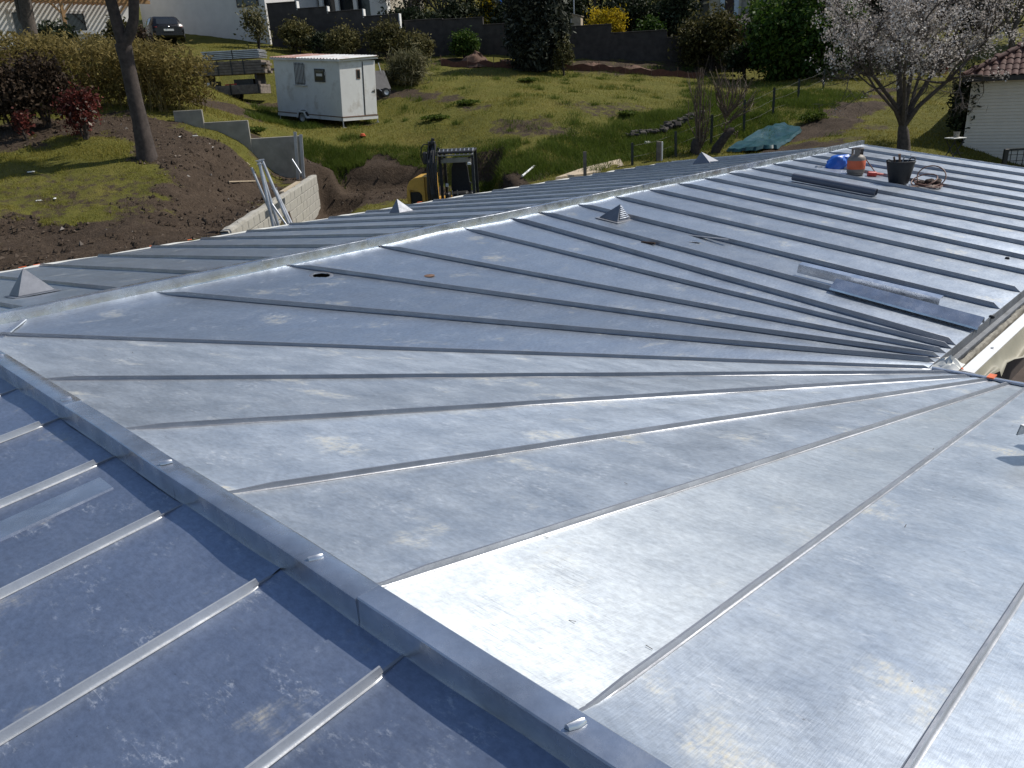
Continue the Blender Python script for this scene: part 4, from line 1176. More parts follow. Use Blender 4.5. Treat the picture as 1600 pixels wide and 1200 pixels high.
# ------------------------------------------------------------------ left mound: pine, bamboo, shrubs, walls
Pn = stand(230, 243, 21.2)
pine = thing('pine_tree', 'forked pine trunk leaning left on the soil mound', 'tree', Pn)
D = 21.2
path = [Pn - [0, 0, .3], at_depth(228, 236, D), at_depth(219, 190, D), at_depth(207, 140, D), at_depth(199, 100, D), at_depth(192, 68, D)]
mb = MB().tube([p - Pn for p in path], [.30, .235, .185, .175, .165, .19], 14, jitter=.09, rs=random.Random(3)); mb.build('trunk', MAT['bark'], pine, None, 60)
mb = MB().tube([p - Pn for p in [at_depth(194, 72, D), at_depth(186, 50, D), at_depth(179, 22, D), at_depth(172, -5, D), at_depth(160, -60, D), at_depth(150, -120, D)]], [.15, .14, .135, .13, .12, .09], 12, jitter=.08, rs=random.Random(5)); mb.build('limb', MAT['bark'], pine, None, 60)
mb = MB().tube([p - Pn for p in [at_depth(192, 76, D), at_depth(204, 52, D), at_depth(209, 30, D), at_depth(209, 0, D), at_depth(206, -60, D), at_depth(215, -130, D)]], [.14, .13, .125, .12, .11, .08], 12, jitter=.08, rs=random.Random(6)); mb.build('limb', MAT['bark'], pine, None, 60)
r = np.random.default_rng(31)
p, k = clump_points(5000, at_depth(185, -190, D) - Pn, 2.6, 2.4, 1.3, r, 26, .2)
foliage('crown', p, .16, 'conifer', pine, r, (0, 0, 0), aspect=3)
P2 = stand(50, 62, 40)
t = thing('pine_tree', 'second pine trunk further back at the left, rising from the hedge', 'tree', P2)
mb = MB().tube([P2 * 0 - [0, 0, .3]] + [at_depth(x, y, 40) - P2 for x, y in ((46, 45), (42, 20), (38, -5), (32, -60))], [.36, .32, .29, .27, .2], 12, jitter=.08, rs=random.Random(8)); mb.build('trunk', MAT['bark_grey'], t, None, 60)
mb = MB().tube([at_depth(x, y, 40) - P2 for x, y in ((46, 50), (33, 30), (26, 0), (15, -50))], [.16, .13, .11, .08], 9); mb.build('limb', MAT['bark_grey'], t, None, 60)
p, k = clump_points(2500, at_depth(30, -120, 40) - P2, 2.8, 2.5, 1.4, r, 20, .2); foliage('crown', p, .2, 'conifer', t, r, (0, 0, 0), aspect=3)

def bamboo(px, py, Y, w, h, seed, label):
    r = np.random.default_rng(seed)
    b = stand(px, py, Y)
    t = thing('bamboo_clump', label, 'bamboo', b, 0, 'bamboo clumps of the yellow hedge')
    mb = sticks(46, (0, 0, -.1), w, h, .25, r, .010, .22); mb.build('culm', MAT['twig_st'], t)
    n = 4200
    an = r.uniform(0, 6.28, n); rr = w * 1.25 * r.random(n) ** .5
    z = h * (.12 + .95 * r.random(n) ** .8)
    gap = fbm(an * 1.2 + seed, z * 2.0) > .36
    p = np.stack([np.cos(an) * rr * (1 + .25 * z / h) + r.normal(size=n) * .1, np.sin(an) * rr + r.normal(size=n) * .1, z + r.normal(size=n) * .08], 1)[gap]
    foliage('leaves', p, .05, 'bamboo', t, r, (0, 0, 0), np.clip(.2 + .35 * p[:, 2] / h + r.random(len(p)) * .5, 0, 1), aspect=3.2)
MAT['twig_st'] = paint('straw_coloured_stems', (.20, .155, .06), .7, var=.3)
for i, (px, py, Y, w, h, lab) in enumerate([
    (20, 172, 28, 1.3, 1.9, 'yellow bamboo clump at the left frame edge behind the brown shrubs'),
    (88, 172, 28.2, 1.3, 2.0, 'yellow bamboo clump behind the red leaved shrub'),
    (150, 170, 28.2, 1.2, 1.85, 'yellow green bamboo clump left of the forked pine'),
    (205, 170, 27.8, 1.0, 1.8, 'bamboo clump directly behind the forked pine trunk'),
    (243, 172, 27.6, .95, 1.75, 'bamboo clump just right of the forked pine'),
    (283, 172, 27.6, .8, 1.5, 'low bamboo clump at the right end of the hedge, above the concrete wall')]):
    bamboo(px, py, Y, w, h, 40 + i, lab)
bush('brown_shrub', 'large dull brown shrub at the left frame edge', 'shrub', stand(28, 222, 24.0), 1.25, .9, 1.0, 5200, .075, 'brown_leaf', 51, 'dark brown shrubs below the bamboo')
bush('brown_shrub', 'tall dark brown shrub beside the red leaved one', 'shrub', stand(82, 222, 24.3), 1.0, .9, 1.0, 5200, .075, 'brown_leaf', 52, 'dark brown shrubs below the bamboo', tintbias=-.1)
bush('red_shrub', 'shrub with bright red young leaves left of the forked pine', 'shrub', stand(138, 228, 23.0), .58, .5, .68, 3000, .065, 'photinia', 53, nclump=26)
bush('red_shrub', 'small patch of red leaves among the brown shrubs', 'shrub', stand(45, 228, 23.0), .28, .28, .45, 500, .06, 'photinia', 54, tintbias=-.15)
bush('evergreen_shrub', 'dark flowering evergreen shrub in front of the pergola wall', 'shrub', stand(84, 58, 43), .95, .8, .85, 3000, .12, 'dark_green', 55)
bush('evergreen_shrub', 'dark shrub hidden between the forks of the pine', 'shrub', stand(188, 66, 46), .8, .8, .8, 1800, .10, 'bush', 56)
bush('evergreen_shrub', 'grey shrub right of the pergola post', 'shrub', stand(150, 64, 43), .6, .6, .6, 1600, .10, 'bush', 57)
bush('evergreen_shrub', 'dark brown shrub left of the parked black car', 'shrub', stand(222, 80, 45), .6, .6, .6, 1500, .10, 'brown_leaf', 58)
bush('grey_shrub', 'grey green flowering shrub at the corner of the white house', 'shrub', stand(404, 76, 48), .85, .7, 1.15, 1300, .10, 'dry_grass', 59, tintbias=-.1, spread=.3, nclump=18)

# stepped concrete wall
cw = thing('concrete_wall', 'low stepped concrete retaining wall below the bamboo', 'wall', stand(385, 235, 25.6))
o = np.array(cw.location)
def cseg(pa, pb, ya, yb, ztop, zbot, off):
    a, b_ = at_depth(*pa, ya), at_depth(*pb, yb)
    mid = (a + b_) / 2; d = b_ - a; L = np.hypot(d[0], d[1])
    MB().box((mid[0] - o[0], mid[1] - o[1] + off, (ztop + zbot) / 2 - o[2]), (L, .22, ztop - zbot), math.atan2(d[1], d[0]), .012).build('wall_section', MAT['concrete'], cw)
cseg((270, 170), (316, 174), 26.2, 26.4, 1.52, -.5, 0)
cseg((316, 185), (387, 186), 26.4, 26.7, 1.13, -1.2, .004)
cseg((387, 208), (468, 210), 26.7, 27.1, .56, -2.2, .008)
for k, (px, py0, py1) in enumerate(((461, 206, 266), (470, 210, 268))):
    a, b_ = at_depth(px, py0, 26.5), at_depth(px + 2, py1, 26.5)
    solo(MB().bar(a - b_, (0, 0, -.5), .07, .09), 'steel_post', MAT['galva'], ('grey steel post at the end of the concrete wall, left one', 'grey steel post at the end of the concrete wall, right one')[k], 'post', tuple(b_), group='steel posts at the concrete wall')

# block retaining wall: every block a part
bw = thing('block_wall', 'raw concrete block retaining wall running back from the roof edge', 'wall', BLOCK_A - [0, 0, 1.8])
o = BLOCK_A - np.array([0, 0, 1.8])
w_ = BLOCK_B - BLOCK_A; L = np.hypot(w_[0], w_[1]); ang = math.atan2(w_[1], w_[0]); sl = w_[2] / L
rs = random.Random(9); CH, BL = .25, .5
core = MB().bar(BLOCK_A - o + [0, 0, -.93], BLOCK_B - o + [0, 0, -.93], .17, 1.72); core.build('mortar_core', MAT['mortar'], bw)
shared = {}
for c in range(6):
    x = 0.0 if c % 2 == 0 else -.25
    while x < L - .05:
        x0, x1 = max(0, x), min(L, x + BL)
        if x1 - x0 > .08:
            key = round(x1 - x0, 2)
            if key not in shared:
                me = MB().box((0, 0, 0), (key - .018, .205, CH - .018), 0, .008).build('block', MAT['block']).data
                ob_ = [q for q in bpy.data.objects if q.data == me][0]; bpy.data.objects.remove(ob_); shared[key] = me
            q = link_mesh('block', shared[key], None, bw)
            xm = (x0 + x1) / 2
            q.location = (math.cos(ang) * xm - math.sin(ang) * rs.uniform(-.006, .006), math.sin(ang) * xm, 1.8 + sl * xm - CH * (c + .5) - .03)
            q.rotation_euler = (rs.uniform(-.006, .006), -math.atan(sl), ang + rs.uniform(-.004, .004))
        x += BL
mb = MB(); n_ = 60          # ragged mortar bed along the top
V, Fc = [], []
for i in range(n_ + 1):
    x = L * i / n_; h = .012 + .05 * max(0, vnoise(x * 2.7, 4.0) - .3)
    for y, z in ((-.10, -.04), (-.085, h * .7), (.0, h * 1.2), (.085, h * .8), (.10, -.04)):
        V.append((math.cos(ang) * x - math.sin(ang) * y, math.sin(ang) * x + math.cos(ang) * y, 1.8 + sl * x + z - .015))
for i in range(n_):
    for j in range(4): Fc.append((i * 5 + j, i * 5 + j + 1, i * 5 + j + 6, i * 5 + j + 5))
MB().add(V, Fc).build('mortar_bed', MAT['block'], bw)
mb = MB().bar(at_depth(440, 300, 20.4), at_depth(466, 284, 22.6), .12, .03)
solo(mb, 'plank', MAT['pale_wood'], 'pale brown plank lying along the top of the block wall', 'plank', tuple(at_depth(453, 292, 21.4)), origin=at_depth(453, 292, 21.4))
# leaning steel props
for i, (x0, y0, x1, y1, Y, rd, lab) in enumerate([
    (393, 262, 431, 352, 17.6, .028, 'thin pale steel tube, leftmost of the tubes leaning on the block wall'),
    (404, 252, 436, 356, 17.5, .036, 'grey steel tube with a square head, second from left of the leaning bundle'),
    (409, 250, 453, 354, 17.7, .036, 'longest grey steel tube crossing the middle of the leaning bundle'),
    (406, 257, 428, 358, 17.3, .036, 'grey steel tube standing most upright in the leaning bundle'),
    (429, 295, 457, 354, 17.8, .042, 'short thick grey tube, rightmost of the leaning bundle'),
    (425, 319, 449, 354, 17.2, .026, 'short bright tube lowest at the front of the leaning bundle'),
    (456, 249, 470, 271, 25.6, .035, 'single short white tube leaning at the far end of the block wall')]):
    a, b_ = at_depth(x0, y0, Y), at_depth(x1, y1, Y - .1)
    d = b_ - a; b_ = b_ + d / np.linalg.norm(d) * (.9 if i < 6 else 0)
    mb = MB().tube([a - b_, np.zeros(3)], rd, 10)
    if i in (1, 2, 3, 4): mb.box((a - b_) - d / np.linalg.norm(d) * .01, (.12, .12, .012), .3)
    solo(mb, 'steel_tube', MAT['galva'], lab, 'tube', tuple(b_), group='steel tubes leaning on the block wall', smooth=50)
for (x0, y0, x1, y1, Y0, Y1, lab, nm, mat) in (
    (358, 289, 399, 286, 20.0, 20.2, 'pink and white painted stick lying on the dark soil', 'stick', 'pale_wood'),
    (385, 254, 392, 268, 21.5, 21.0, 'thin pale stick standing in the soil left of the tubes', 'stick', 'pale_wood')):
    a, b_ = hit(x0, y0) + [0, 0, .06], hit(x1, y1) + [0, 0, .06]
    if 'standing' in lab: b_ = at_depth(x0, y0 , a[1]); a = stand(x1, y1, a[1])
    solo(MB().bar(a - a, b_ - a, .035, .03), nm, MAT[mat], lab, 'stick', tuple(a))
for (px, py, s, lab) in ((49, 271, .16, 'white scrap of board lying on the grassy mound'), (61, 315, .12, 'pale flat stone at the edge of the grassy mound'), (86, 312, .14, 'pale grey splinter of board near the edge of the mound'), (305, 214, .14, 'pale stone on the soil right of the pine'), (281, 216, .10, 'small pale stone nearest the pine on the soil')):
    c = hit(px, py)
    s *= .7; mb = MB().box((0, 0, .02), (s * 1.6, s * .6, .03), random.uniform(0, 3), .015)
    solo(mb, 'pale_scrap', MAT['membrane'], lab, 'scrap', tuple(c))

# ------------------------------------------------------------------ site caravan
near = at_depth(535, 183, 33.8)
gz = float(ground(np.array([near[0]]), np.array([near[1]]))[0])
zb = near[2]; CL, CW_, CHT = 4.10, 1.98, 2.15
cv = thing('site_trailer', 'white site trailer with corrugated roof standing on jacks in the meadow', 'trailer', (near[0], near[1], zb), -math.atan2(.61, .79))
TIP = math.radians(4.5)
cv.rotation_euler = (0, TIP, -math.atan2(.61, .79))
MB().box((-CL / 2, CW_ / 2, CHT / 2), (CL, CW_, CHT), 0, .015).build('body', MAT['trailer_w'], cv)
for k, (xa, xb) in enumerate(((-CL - .10, -CL * .62), (-CL * .62, -CL * .30), (-CL * .30, .12))):
    V, Fc = [], []; nn = 40
    for i in range(nn + 1):
        x = xa + (xb - xa + .03) * i / nn; z = .030 * math.cos(x * 2 * math.pi / .19) + .004 * k
        for y, zz in ((-.10, CHT + .03), (CW_ + .1, CHT + .16)): V.append((x, y, zz + z))
    for i in range(nn): Fc.append((2 * i, 2 * i + 2, 2 * i + 3, 2 * i + 1))
    MB().add(V + [(x, y, z - .02) for x, y, z in V], Fc + [tuple(q + 2 * (nn + 1) for q in f[::-1]) for f in Fc]).build('roof_sheet', MAT['trailer_rust' if k == 0 else 'trailer_roof'], cv, None, 60)
MB().bar((-CL - .1, -.085, CHT - .01), (.12, -.085, CHT - .01), .02, .09).build('roof_edge', MAT['trailer_w'], cv)
MB().prism([(-.06, CHT - .05), (CW_ + .08, CHT + .06), (CW_ + .08, CHT + .14), (-.06, CHT + .03)], 0, .07, .095).build('roof_edge', MAT['trailer_w'], cv)
MB().box((-2.42, -.012, 1.58), (.64, .03, .78)).build('window_frame', MAT['galva'], cv)
MB().box((-2.42, -.030, 1.58), (.56, .006, .70)).build('window_pane', MAT['render_shade'], cv)
for k in range(7): MB().box((-2.42 - .27 + .09 * k, -.045, 1.58), (.018, .018, .86)).build('window_bar', MAT['black_metal'], cv)
MB().box((-2.42, -.05, 1.13), (.8, .06, .025)).build('window_shelf', MAT['galva'], cv)
MB().box((-1.18, -.015, 1.55), (.62, .035, .50)).build('window_frame', MAT['black_pl'], cv)
MB().box((-1.18, -.036, 1.55), (.50, .008, .38)).build('window_pane', MAT['glass'], cv)
MB().box((-1.18, -.042, 1.57), (.36, .004, .10)).build('window_blind', MAT['render_shade'], cv)
MB().box((-.86, -.012, 1.62), (.08, .025, .12)).build('meter_box', MAT['galva'], cv)
MB().box((.010, 1.60, 1.02), (.03, .64, 1.98)).build('door', MAT['trailer_w'], cv)
MB().box((.004, 1.258, 1.05), (.03, .03, 2.1)).build('door_jamb', MAT['black_pl'], cv)
MB().box((.035, 1.78, .95), (.03, .14, .03)).box((.03, 1.84, .95), (.02, .03, .12)).build('door_handle', MAT['black_metal'], cv)
MB().box((.006, 1.00, 1.62), (.025, .20, .36)).build('window_frame', MAT['rust'], cv)
MB().box((.020, 1.00, 1.62), (.01, .14, .29)).build('window_pane', MAT['glass'], cv)
MB().box((-CL / 2, .03, -.09), (CL + .04, .06, .14)).box((-CL / 2, CW_ - .03, -.09), (CL + .04, .06, .14)).box((.0, CW_ / 2, -.09), (.07, CW_, .14)).build('chassis', MAT['trailer_w'], cv)
MB().box((-CL / 2, .02, -.008), (CL + .02, .06, .03)).box((.02, CW_ / 2, -.01), (.05, CW_ + .02, .035)).build('rusty_sill', MAT['rust'], cv)
MB().prism([(-2.72, -.16), (-2.62, .13), (-2.2, .13), (-2.02, -.16), (-2.12, -.16), (-2.26, .06), (-2.56, .06), (-2.62, -.16)], 1, -.14, .04).build('mudguard', MAT['trailer_w'], cv)
mb = MB(); n = 20; V = []; Fc = []
def wheel(parent, x, y, z, rad, wid, name='wheel'):
    mb = MB(); n = 22
    prof = [(rad * .55, -wid / 2), (rad * .93, -wid / 2), (rad, -wid / 3), (rad, wid / 3), (rad * .93, wid / 2), (rad * .55, wid / 2)]
    V = [(r_ * math.cos(2 * math.pi * k / n), t_, r_ * math.sin(2 * math.pi * k / n)) for r_, t_ in prof for k in range(n)]
    Fc = [(i * n + k, i * n + (k + 1) % n, ((i + 1) % 6) * n + (k + 1) % n, ((i + 1) % 6) * n + k) for i in range(6) for k in range(n)]
    w = mb.add(V, Fc).build(name, MAT['rubber'], parent, (x, y, z), 40)
    prof = [(0.02, -wid * .3), (rad * .3, -wid * .36), (rad * .56, -wid * .46), (rad * .56, wid * .46), (.02, wid * .3)]
    V = [(r_ * math.cos(2 * math.pi * k / n), t_, r_ * math.sin(2 * math.pi * k / n)) for r_, t_ in prof for k in range(n)]
    Fc = [(i * n + k, i * n + (k + 1) % n, (i + 1) * n + (k + 1) % n, (i + 1) * n + k) for i in range(4) for k in range(n)]
    MB().add(V, Fc + [tuple(range(n)), tuple(4 * n + k for k in range(n))]).build('rim', MAT['galva'], w, None, 40)
    return w
for y in (-.04, CW_ - .05): wheel(cv, -2.36, y, -.14, .30, .17)
for x, y in ((-.02, .03), (-.02, CW_ - .03), (-CL + .05, .05), (-CL + .05, CW_ - .05)):
    p = Vector((near[0], near[1])) + Matrix.Rotation(-math.atan2(.61, .79), 2) @ Vector((x, y))
    dzz = float(ground(np.array([p.x]), np.array([p.y]))[0]) - zb + x * math.sin(TIP)
    MB().tube([(x, y, -.02), (x + .05, y - .02 if y < 1 else y + .02, dzz - .05)], .022, 7).box((x, y, -.08), (.07, .07, .12)).box((x + .05, y, dzz + .01), (.14, .14, .03)).build('jack_leg', MAT['galva'], cv)

# timber trailer behind the caravan
tt = stand(373, 160, 39.3)
yw = math.radians(-3)
ft = thing('flat_trailer', 'grey low sided flat trailer carrying timber, left of the white site trailer', 'trailer', tt, yw)
MB().box((-.05, 0, .62), (2.9, 1.4, .08)).box((0, -.7, .50), (2.75, .05, .40), 0, .01).box((0, .7, .50), (2.75, .05, .40)).box((1.36, 0, .5), (.05, 1.4, .4)).build('bed', MAT['old_wood'], ft)
for x in (-1.3, 0, 1.3): MB().box((x, -.735, .52), (.06, .04, .46)).build('side_post', MAT['black_metal'], ft)
for y in (-.55, .55): wheel(ft, -.2, y, .28, .28, .16)
for x in (-1.2, 1.2): MB().box((x, 0, .91), (.10, 1.2, .5)).build('bearer', MAT['wall_dark'], ft)
MB().box((.6, -.4, .80), (.9, .4, .28)).box((-.9, -.3, .78), (.5, .4, .24)).build('tool_chest', MAT['black_pl'], ft)
ts = thing('timber_bundle', 'strapped bundle of dark planks on the flat trailer', 'timber stack', tt + [0, 0, 1.16], yw)
rs = random.Random(12)
for lay in range(5):
    for k in range(4):
        MB().box((rs.uniform(-.12, .12), -.52 + .35 * k, .05 + .115 * lay), (3.3 + rs.uniform(-.2, .25), .33, .105), rs.uniform(-.008, .008), .008).build('plank', MAT['old_wood'] if rs.random() < .8 else MAT['pale_wood'], ts)
for x in (-.45, .18, .75): MB().box((x, -.72, .28), (.05, .01, .62)).box((x, 0, .60), (.05, 1.45, .012)).build('strap', MAT['black_pl'], ts)
ms = thing('metal_sheet_pack', 'pack of grey metal sheets strapped on top of the timber bundle', 'metal sheets', tt + [.15, 0, 1.80], yw)
for lay in range(5): MB().box((rs.uniform(-.03, .03), 0, .05 + .075 * lay), (2.65, 1.1, .055), 0, .006).build('sheet', MAT['galva'], ms)
MB().box((.1, -.56, .2), (.04, .01, .40)).build('strap', MAT['black_pl'], ms)
solo(MB().box((0, 0, .10), (.25, .2, .2), .3, .02), 'white_bucket', MAT['white_pl'], 'small white pot among the tools on the flat trailer', 'pot', tuple(tt + [-1.15, -.55, .66]))
solo(MB().bar((-.35, 0, .03), (.35, .05, .05), .06, .05), 'red_bar', MAT['red_pl'], 'dark red bar lying on the flat trailer bed', 'bar', tuple(tt + [.05, -.62, .70]))
# tipped wheelbarrow right of the caravan
wb = thing('wheelbarrow', 'dark wheelbarrow tipped up behind the right end of the white trailer', 'wheelbarrow', stand(597, 148, 38.5), .5)
MB().add([(-.35, -.3, .35), (.35, -.3, .35), (.25, -.2, .0), (-.25, -.2, .0), (-.35, .35, 1.15), (.35, .35, 1.15), (.25, .45, .8), (-.25, .45, .8)], [(0, 1, 5, 4), (3, 2, 1, 0), (2, 3, 7, 6), (0, 4, 7, 3), (1, 2, 6, 5), (4, 5, 6, 7)]).build('tray', MAT['black_metal'], wb)
for s in (-1, 1): MB().tube([(s * .2, -.55, .25), (s * .25, .2, .5), (s * .28, .8, 1.5)], .02, 6).build('handle', MAT['galva'], wb)
wheel(wb, 0, -.55, .2, .2, .08)
# orange lidded pot on the lawn
solo(MB().lathe([(.08, 0), (.09, .09), (.07, .11), (.0, .12)], 14).lathe([(.12, .02), (.12, .05), (.09, .06)], 14), 'orange_pot', MAT['orange'], 'small orange pot lying alone on the grass before the white trailer', 'pot', tuple(hit(567, 214)), smooth=40)

# ------------------------------------------------------------------ tracked mini digger
ex = thing('mini_excavator', 'yellow mini excavator with a dark open cab, arm folded upright', 'excavator', EXC, math.radians(-4))
Wc = 1.10; x0 = -.42
MB().box((x0 + Wc / 2, .6, 2.36), (Wc, 1.25, .07), 0, .02).build('cab_roof', MAT['black_metal'], ex)
for sx in (0, 1):
    for sy in (0, 1):
        MB().bar((x0 + .05 + (Wc - .1) * sx, .05 + 1.1 * sy, .75), (x0 + .05 + (Wc - .1) * sx, .10 + 1.0 * sy, 2.33), .085, .085).build('cab_post', MAT['black_metal'], ex)
MB().bar((x0 + Wc - .01, .04, .75), (x0 + Wc - .01, .07, 2.33), .018, .018).build('grab_rail', MAT['galva'], ex)
for k, (a, b_) in enumerate((((x0 + .02, -.06, 2.28), (x0 + Wc - .02, -.06, 2.28)), ((x0 + .02, .34, 2.44), (x0 + Wc - .02, .34, 2.44)))): MB().bar(a, b_, .05, .035).build('guard_rail', MAT['concrete'], ex)
for k in range(9):
    x = x0 + .03 + (Wc - .06) * k / 8; MB().bar((x, -.06, 2.285), (x, .34, 2.445), .032, .03).build('guard_bar', MAT['galva'], ex)
MB().box((x0 + Wc / 2, -.0, 2.13), (Wc - .16, .04, .15), 0, .01).build('visor', MAT['concrete'], ex)
for sx in (.1, .9): MB().lathe([(.0, 0), (.05, 0), (.05, .05), (.0, .06)], 10, (x0 + Wc * sx, -.05, 2.17)).build('work_lamp', MAT['black_pl'], ex)
MB().box((x0 + Wc * .87, -.06, 2.02), (.12, .03, .08), .4, .01).build('mirror', MAT['render_w'], ex)
mb = MB().box((x0 + .55, .62, 1.05), (.50, .5, .16), 0, .05).prism([(x0 + .24, 1.05), (x0 + .86, 1.05), (x0 + .80, 1.85), (x0 + .70, 2.08), (x0 + .40, 2.08), (x0 + .30, 1.85)], 1, .78, .92); mb.build('seat', MAT['rubber'], ex, None, 40)
for sx in (.18, .92):
    MB().box((x0 + sx, .45, 1.02), (.14, .5, .22), 0, .03).build('console', MAT['black_pl'], ex)
    MB().tube([(x0 + sx, .30, 1.1), (x0 + sx, .27, 1.38)], .022, 7).lathe([(.0, 0), (.035, .01), (.035, .07), (.0, .09)], 9, (x0 + sx, .27, 1.36)).build('joystick', MAT['black_pl'], ex)
for sx in (.26, .42): MB().tube([(x0 + sx + .1, .12, .82), (x0 + sx + .1, .08, 1.22)], .015, 6).build('travel_lever', MAT['galva'], ex)
MB().box((x0 + .20, .15, 1.38), (.09, .04, .10), 0, .01).build('side_lamp', MAT['render_w'], ex)
MB().box((x0 + Wc / 2, .1, .80), (Wc, .18, .16), 0, .02).box((x0 + Wc / 2, .6, .70), (Wc + .1, 1.2, .12)).build('floor_frame', MAT['black_metal'], ex)
SH = -.46
prof = [(-1.02, .50), (-1.02, 1.05), (-.99, 1.25), (-.90, 1.40), (-.74, 1.47), (-.45, 1.50), (-.45, .50), (-.54, .50), (-.54, 1.00), (-.60, 1.08), (-.86, 1.16), (-.92, 1.14), (-.92, .50)]
MB().prism([(x + SH, z * 1.12) for x, z in prof], 1, .02, .10).build('front_cover', MAT['yellow'], ex, None, 30)
MB().prism([(x + SH, z * 1.12) for x, z in [(-1.02, .50), (-1.02, 1.05), (-.99, 1.25), (-.90, 1.40), (-.74, 1.47), (-.20, 1.50), (-.20, .50)]], 1, .11, 1.3).build('side_cover', MAT['yellow'], ex, None, 30)
MB().box((-.73 + SH, .09, .92), (.36, .02, .60)).build('cover_grille', MAT['rubber'], ex)
MB().box((-.30, 1.45, .65), (1.2, .4, .5), 0, .1).build('counterweight', MAT['yellow'], ex, None, 30)
# boom, arm, rams and hoses
MB().tube([(-.62, -.10, .6), (-.64, -.16, 1.2), (-.63, -.12, 1.9), (-.60, .02, 2.55)], [.16, .17, .15, .11], 4).build('boom', MAT['black_metal'], ex)
MB().tube([(-.50, .02, 2.62), (-.62, -.28, 2.1), (-.60, -.36, 1.2), (-.58, -.34, .7)], [.08, .12, .13, .10], 4).build('dipper_arm', MAT['black_metal'], ex)
for x in (-.66, -.48): MB().box((x, -.02, 2.5), (.035, .2, .42), .0, .01).build('boom_bracket', MAT['black_metal'], ex)
MB().tube([(-.57, -.26, 1.0), (-.57, -.24, 1.9)], .055, 10).tube([(-.57, -.24, 1.9), (-.56, -.14, 2.4)], .03, 8).build('ram', MAT['black_metal'], ex, None, 40)
for k in range(5):
    xx = -.70 + .07 * k
    MB().tube([(xx, -.40, .8), (xx + .02 * math.sin(k), -.44, 1.5), (xx, -.42, 2.0), (xx + .03, -.2, 2.45)], .018, 6).build('hose', MAT['rubber'] if k % 2 else MAT['black_metal'], ex, None, 60)
MB().tube([(-.66, -.05, 2.62), (-.80, -.1, 2.64), (-.88, -.14, 2.55), (-.90, -.16, 2.3), (-.86, -.16, 2.15)], .018, 6).build('hose', MAT['rubber'], ex, None, 60)
MB().box((-.78, -.15, 2.24), (.16, .22, .36), .1, .03).build('bucket_link', MAT['black_metal'], ex)
MB().tube([(-.60, 0, 2.55), (-.52, 0, 2.80)], .05, 8).box((-.55, .0, 2.66), (.16, .14, .1), .2, .02).build('boom_head', MAT['black_metal'], ex)
MB().tube([(-.40, .1, 2.42), (-.40, .1, 2.52)], .035, 8).build('beacon', MAT['black_pl'], ex)
for sx in (-1, 1):
    V = []; prof = [(-.75, .22), (-.6, .02), (.6, .02), (.8, .22), (.6, .42), (-.6, .42)]
    MB().prism([(y + .6, z) for y, z in prof], 0, .05 + sx * .62 - .14, .05 + sx * .62 + .14).build('track', MAT['rubber'], ex)
MB().box((.05, .6, .48), (.9, 1.1, .22), 0, .03).build('slew_base', MAT['black_metal'], ex)
MB().box((.05, -.5, .22), (1.45, .08, .32), 0, .03).build('dozer_blade', MAT['yellow'], ex)

# ------------------------------------------------------------------ far boundary walls
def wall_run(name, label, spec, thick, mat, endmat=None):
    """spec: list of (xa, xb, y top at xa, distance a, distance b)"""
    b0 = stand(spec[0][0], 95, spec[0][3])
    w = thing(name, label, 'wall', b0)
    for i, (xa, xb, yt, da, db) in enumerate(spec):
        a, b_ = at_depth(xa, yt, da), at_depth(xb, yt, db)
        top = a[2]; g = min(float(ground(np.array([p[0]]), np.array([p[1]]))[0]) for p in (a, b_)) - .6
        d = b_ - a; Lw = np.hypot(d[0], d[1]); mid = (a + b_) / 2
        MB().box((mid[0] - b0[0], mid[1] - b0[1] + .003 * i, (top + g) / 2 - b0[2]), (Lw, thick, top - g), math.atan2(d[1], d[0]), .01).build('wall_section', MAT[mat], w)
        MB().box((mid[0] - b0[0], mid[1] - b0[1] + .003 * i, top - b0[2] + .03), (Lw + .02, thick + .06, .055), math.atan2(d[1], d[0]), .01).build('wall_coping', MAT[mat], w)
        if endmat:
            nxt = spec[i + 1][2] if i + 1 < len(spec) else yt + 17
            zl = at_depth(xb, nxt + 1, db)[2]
            MB().box((b_[0] - b0[0] + .03, b_[1] - b0[1], (top + .06 + zl) / 2 - b0[2]), (.06, thick + .05, top + .06 - zl), math.atan2(d[1], d[0]), .005).build('sunlit_wall_end', MAT[endmat], w)  # white end face: sunlight on each step put into the colour
    return w
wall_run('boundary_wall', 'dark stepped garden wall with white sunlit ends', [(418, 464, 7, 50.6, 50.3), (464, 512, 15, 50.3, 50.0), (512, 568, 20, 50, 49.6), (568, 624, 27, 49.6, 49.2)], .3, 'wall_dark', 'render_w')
wall_run('stone_wall', 'long dark stone garden wall behind the meadow', [(632, 692, 34, 49.6, 49.4), (692, 755, 32, 49.4, 49.2), (755, 830, 40, 49.2, 49.1), (830, 955, 46, 49.1, 48.8), (955, 1042, 53, 48.8, 48.4), (1042, 1165, 60, 48.4, 47.8)], .4, 'stone_wall')
gb = 'rounded shrubs along the stepped wall'
for i, (px, py, Y, rx, rz, mat, lab, tb) in enumerate([
    (467, 86, 48.4, 1.05, .95, 'bush', 'rounded leafy shrub, leftmost along the stepped wall', 0),
    (540, 90, 47.6, 1.0, .95, 'bush', 'rounded yellow green shrub behind the white trailer roof', .1),
    (607, 88, 47.6, 1.25, 1.15, 'bush', 'tallest broad dark shrub at the right end of the stepped wall', -.12),
    (655, 90, 47.0, 1.0, .80, 'bush', 'rounded pale tipped shrub before the start of the stone wall', .12),
    (727, 90, 47.6, .85, .85, 'laurel', 'small light green shrub against the stone wall, left of the earth heap', 0)]):
    bush('round_shrub', lab, 'shrub', stand(px, py, Y), rx, rx * .8, rz, 6500, .085, mat, 70 + i, gb, nclump=70, spread=.17, tintbias=tb + .08, lift=.85)
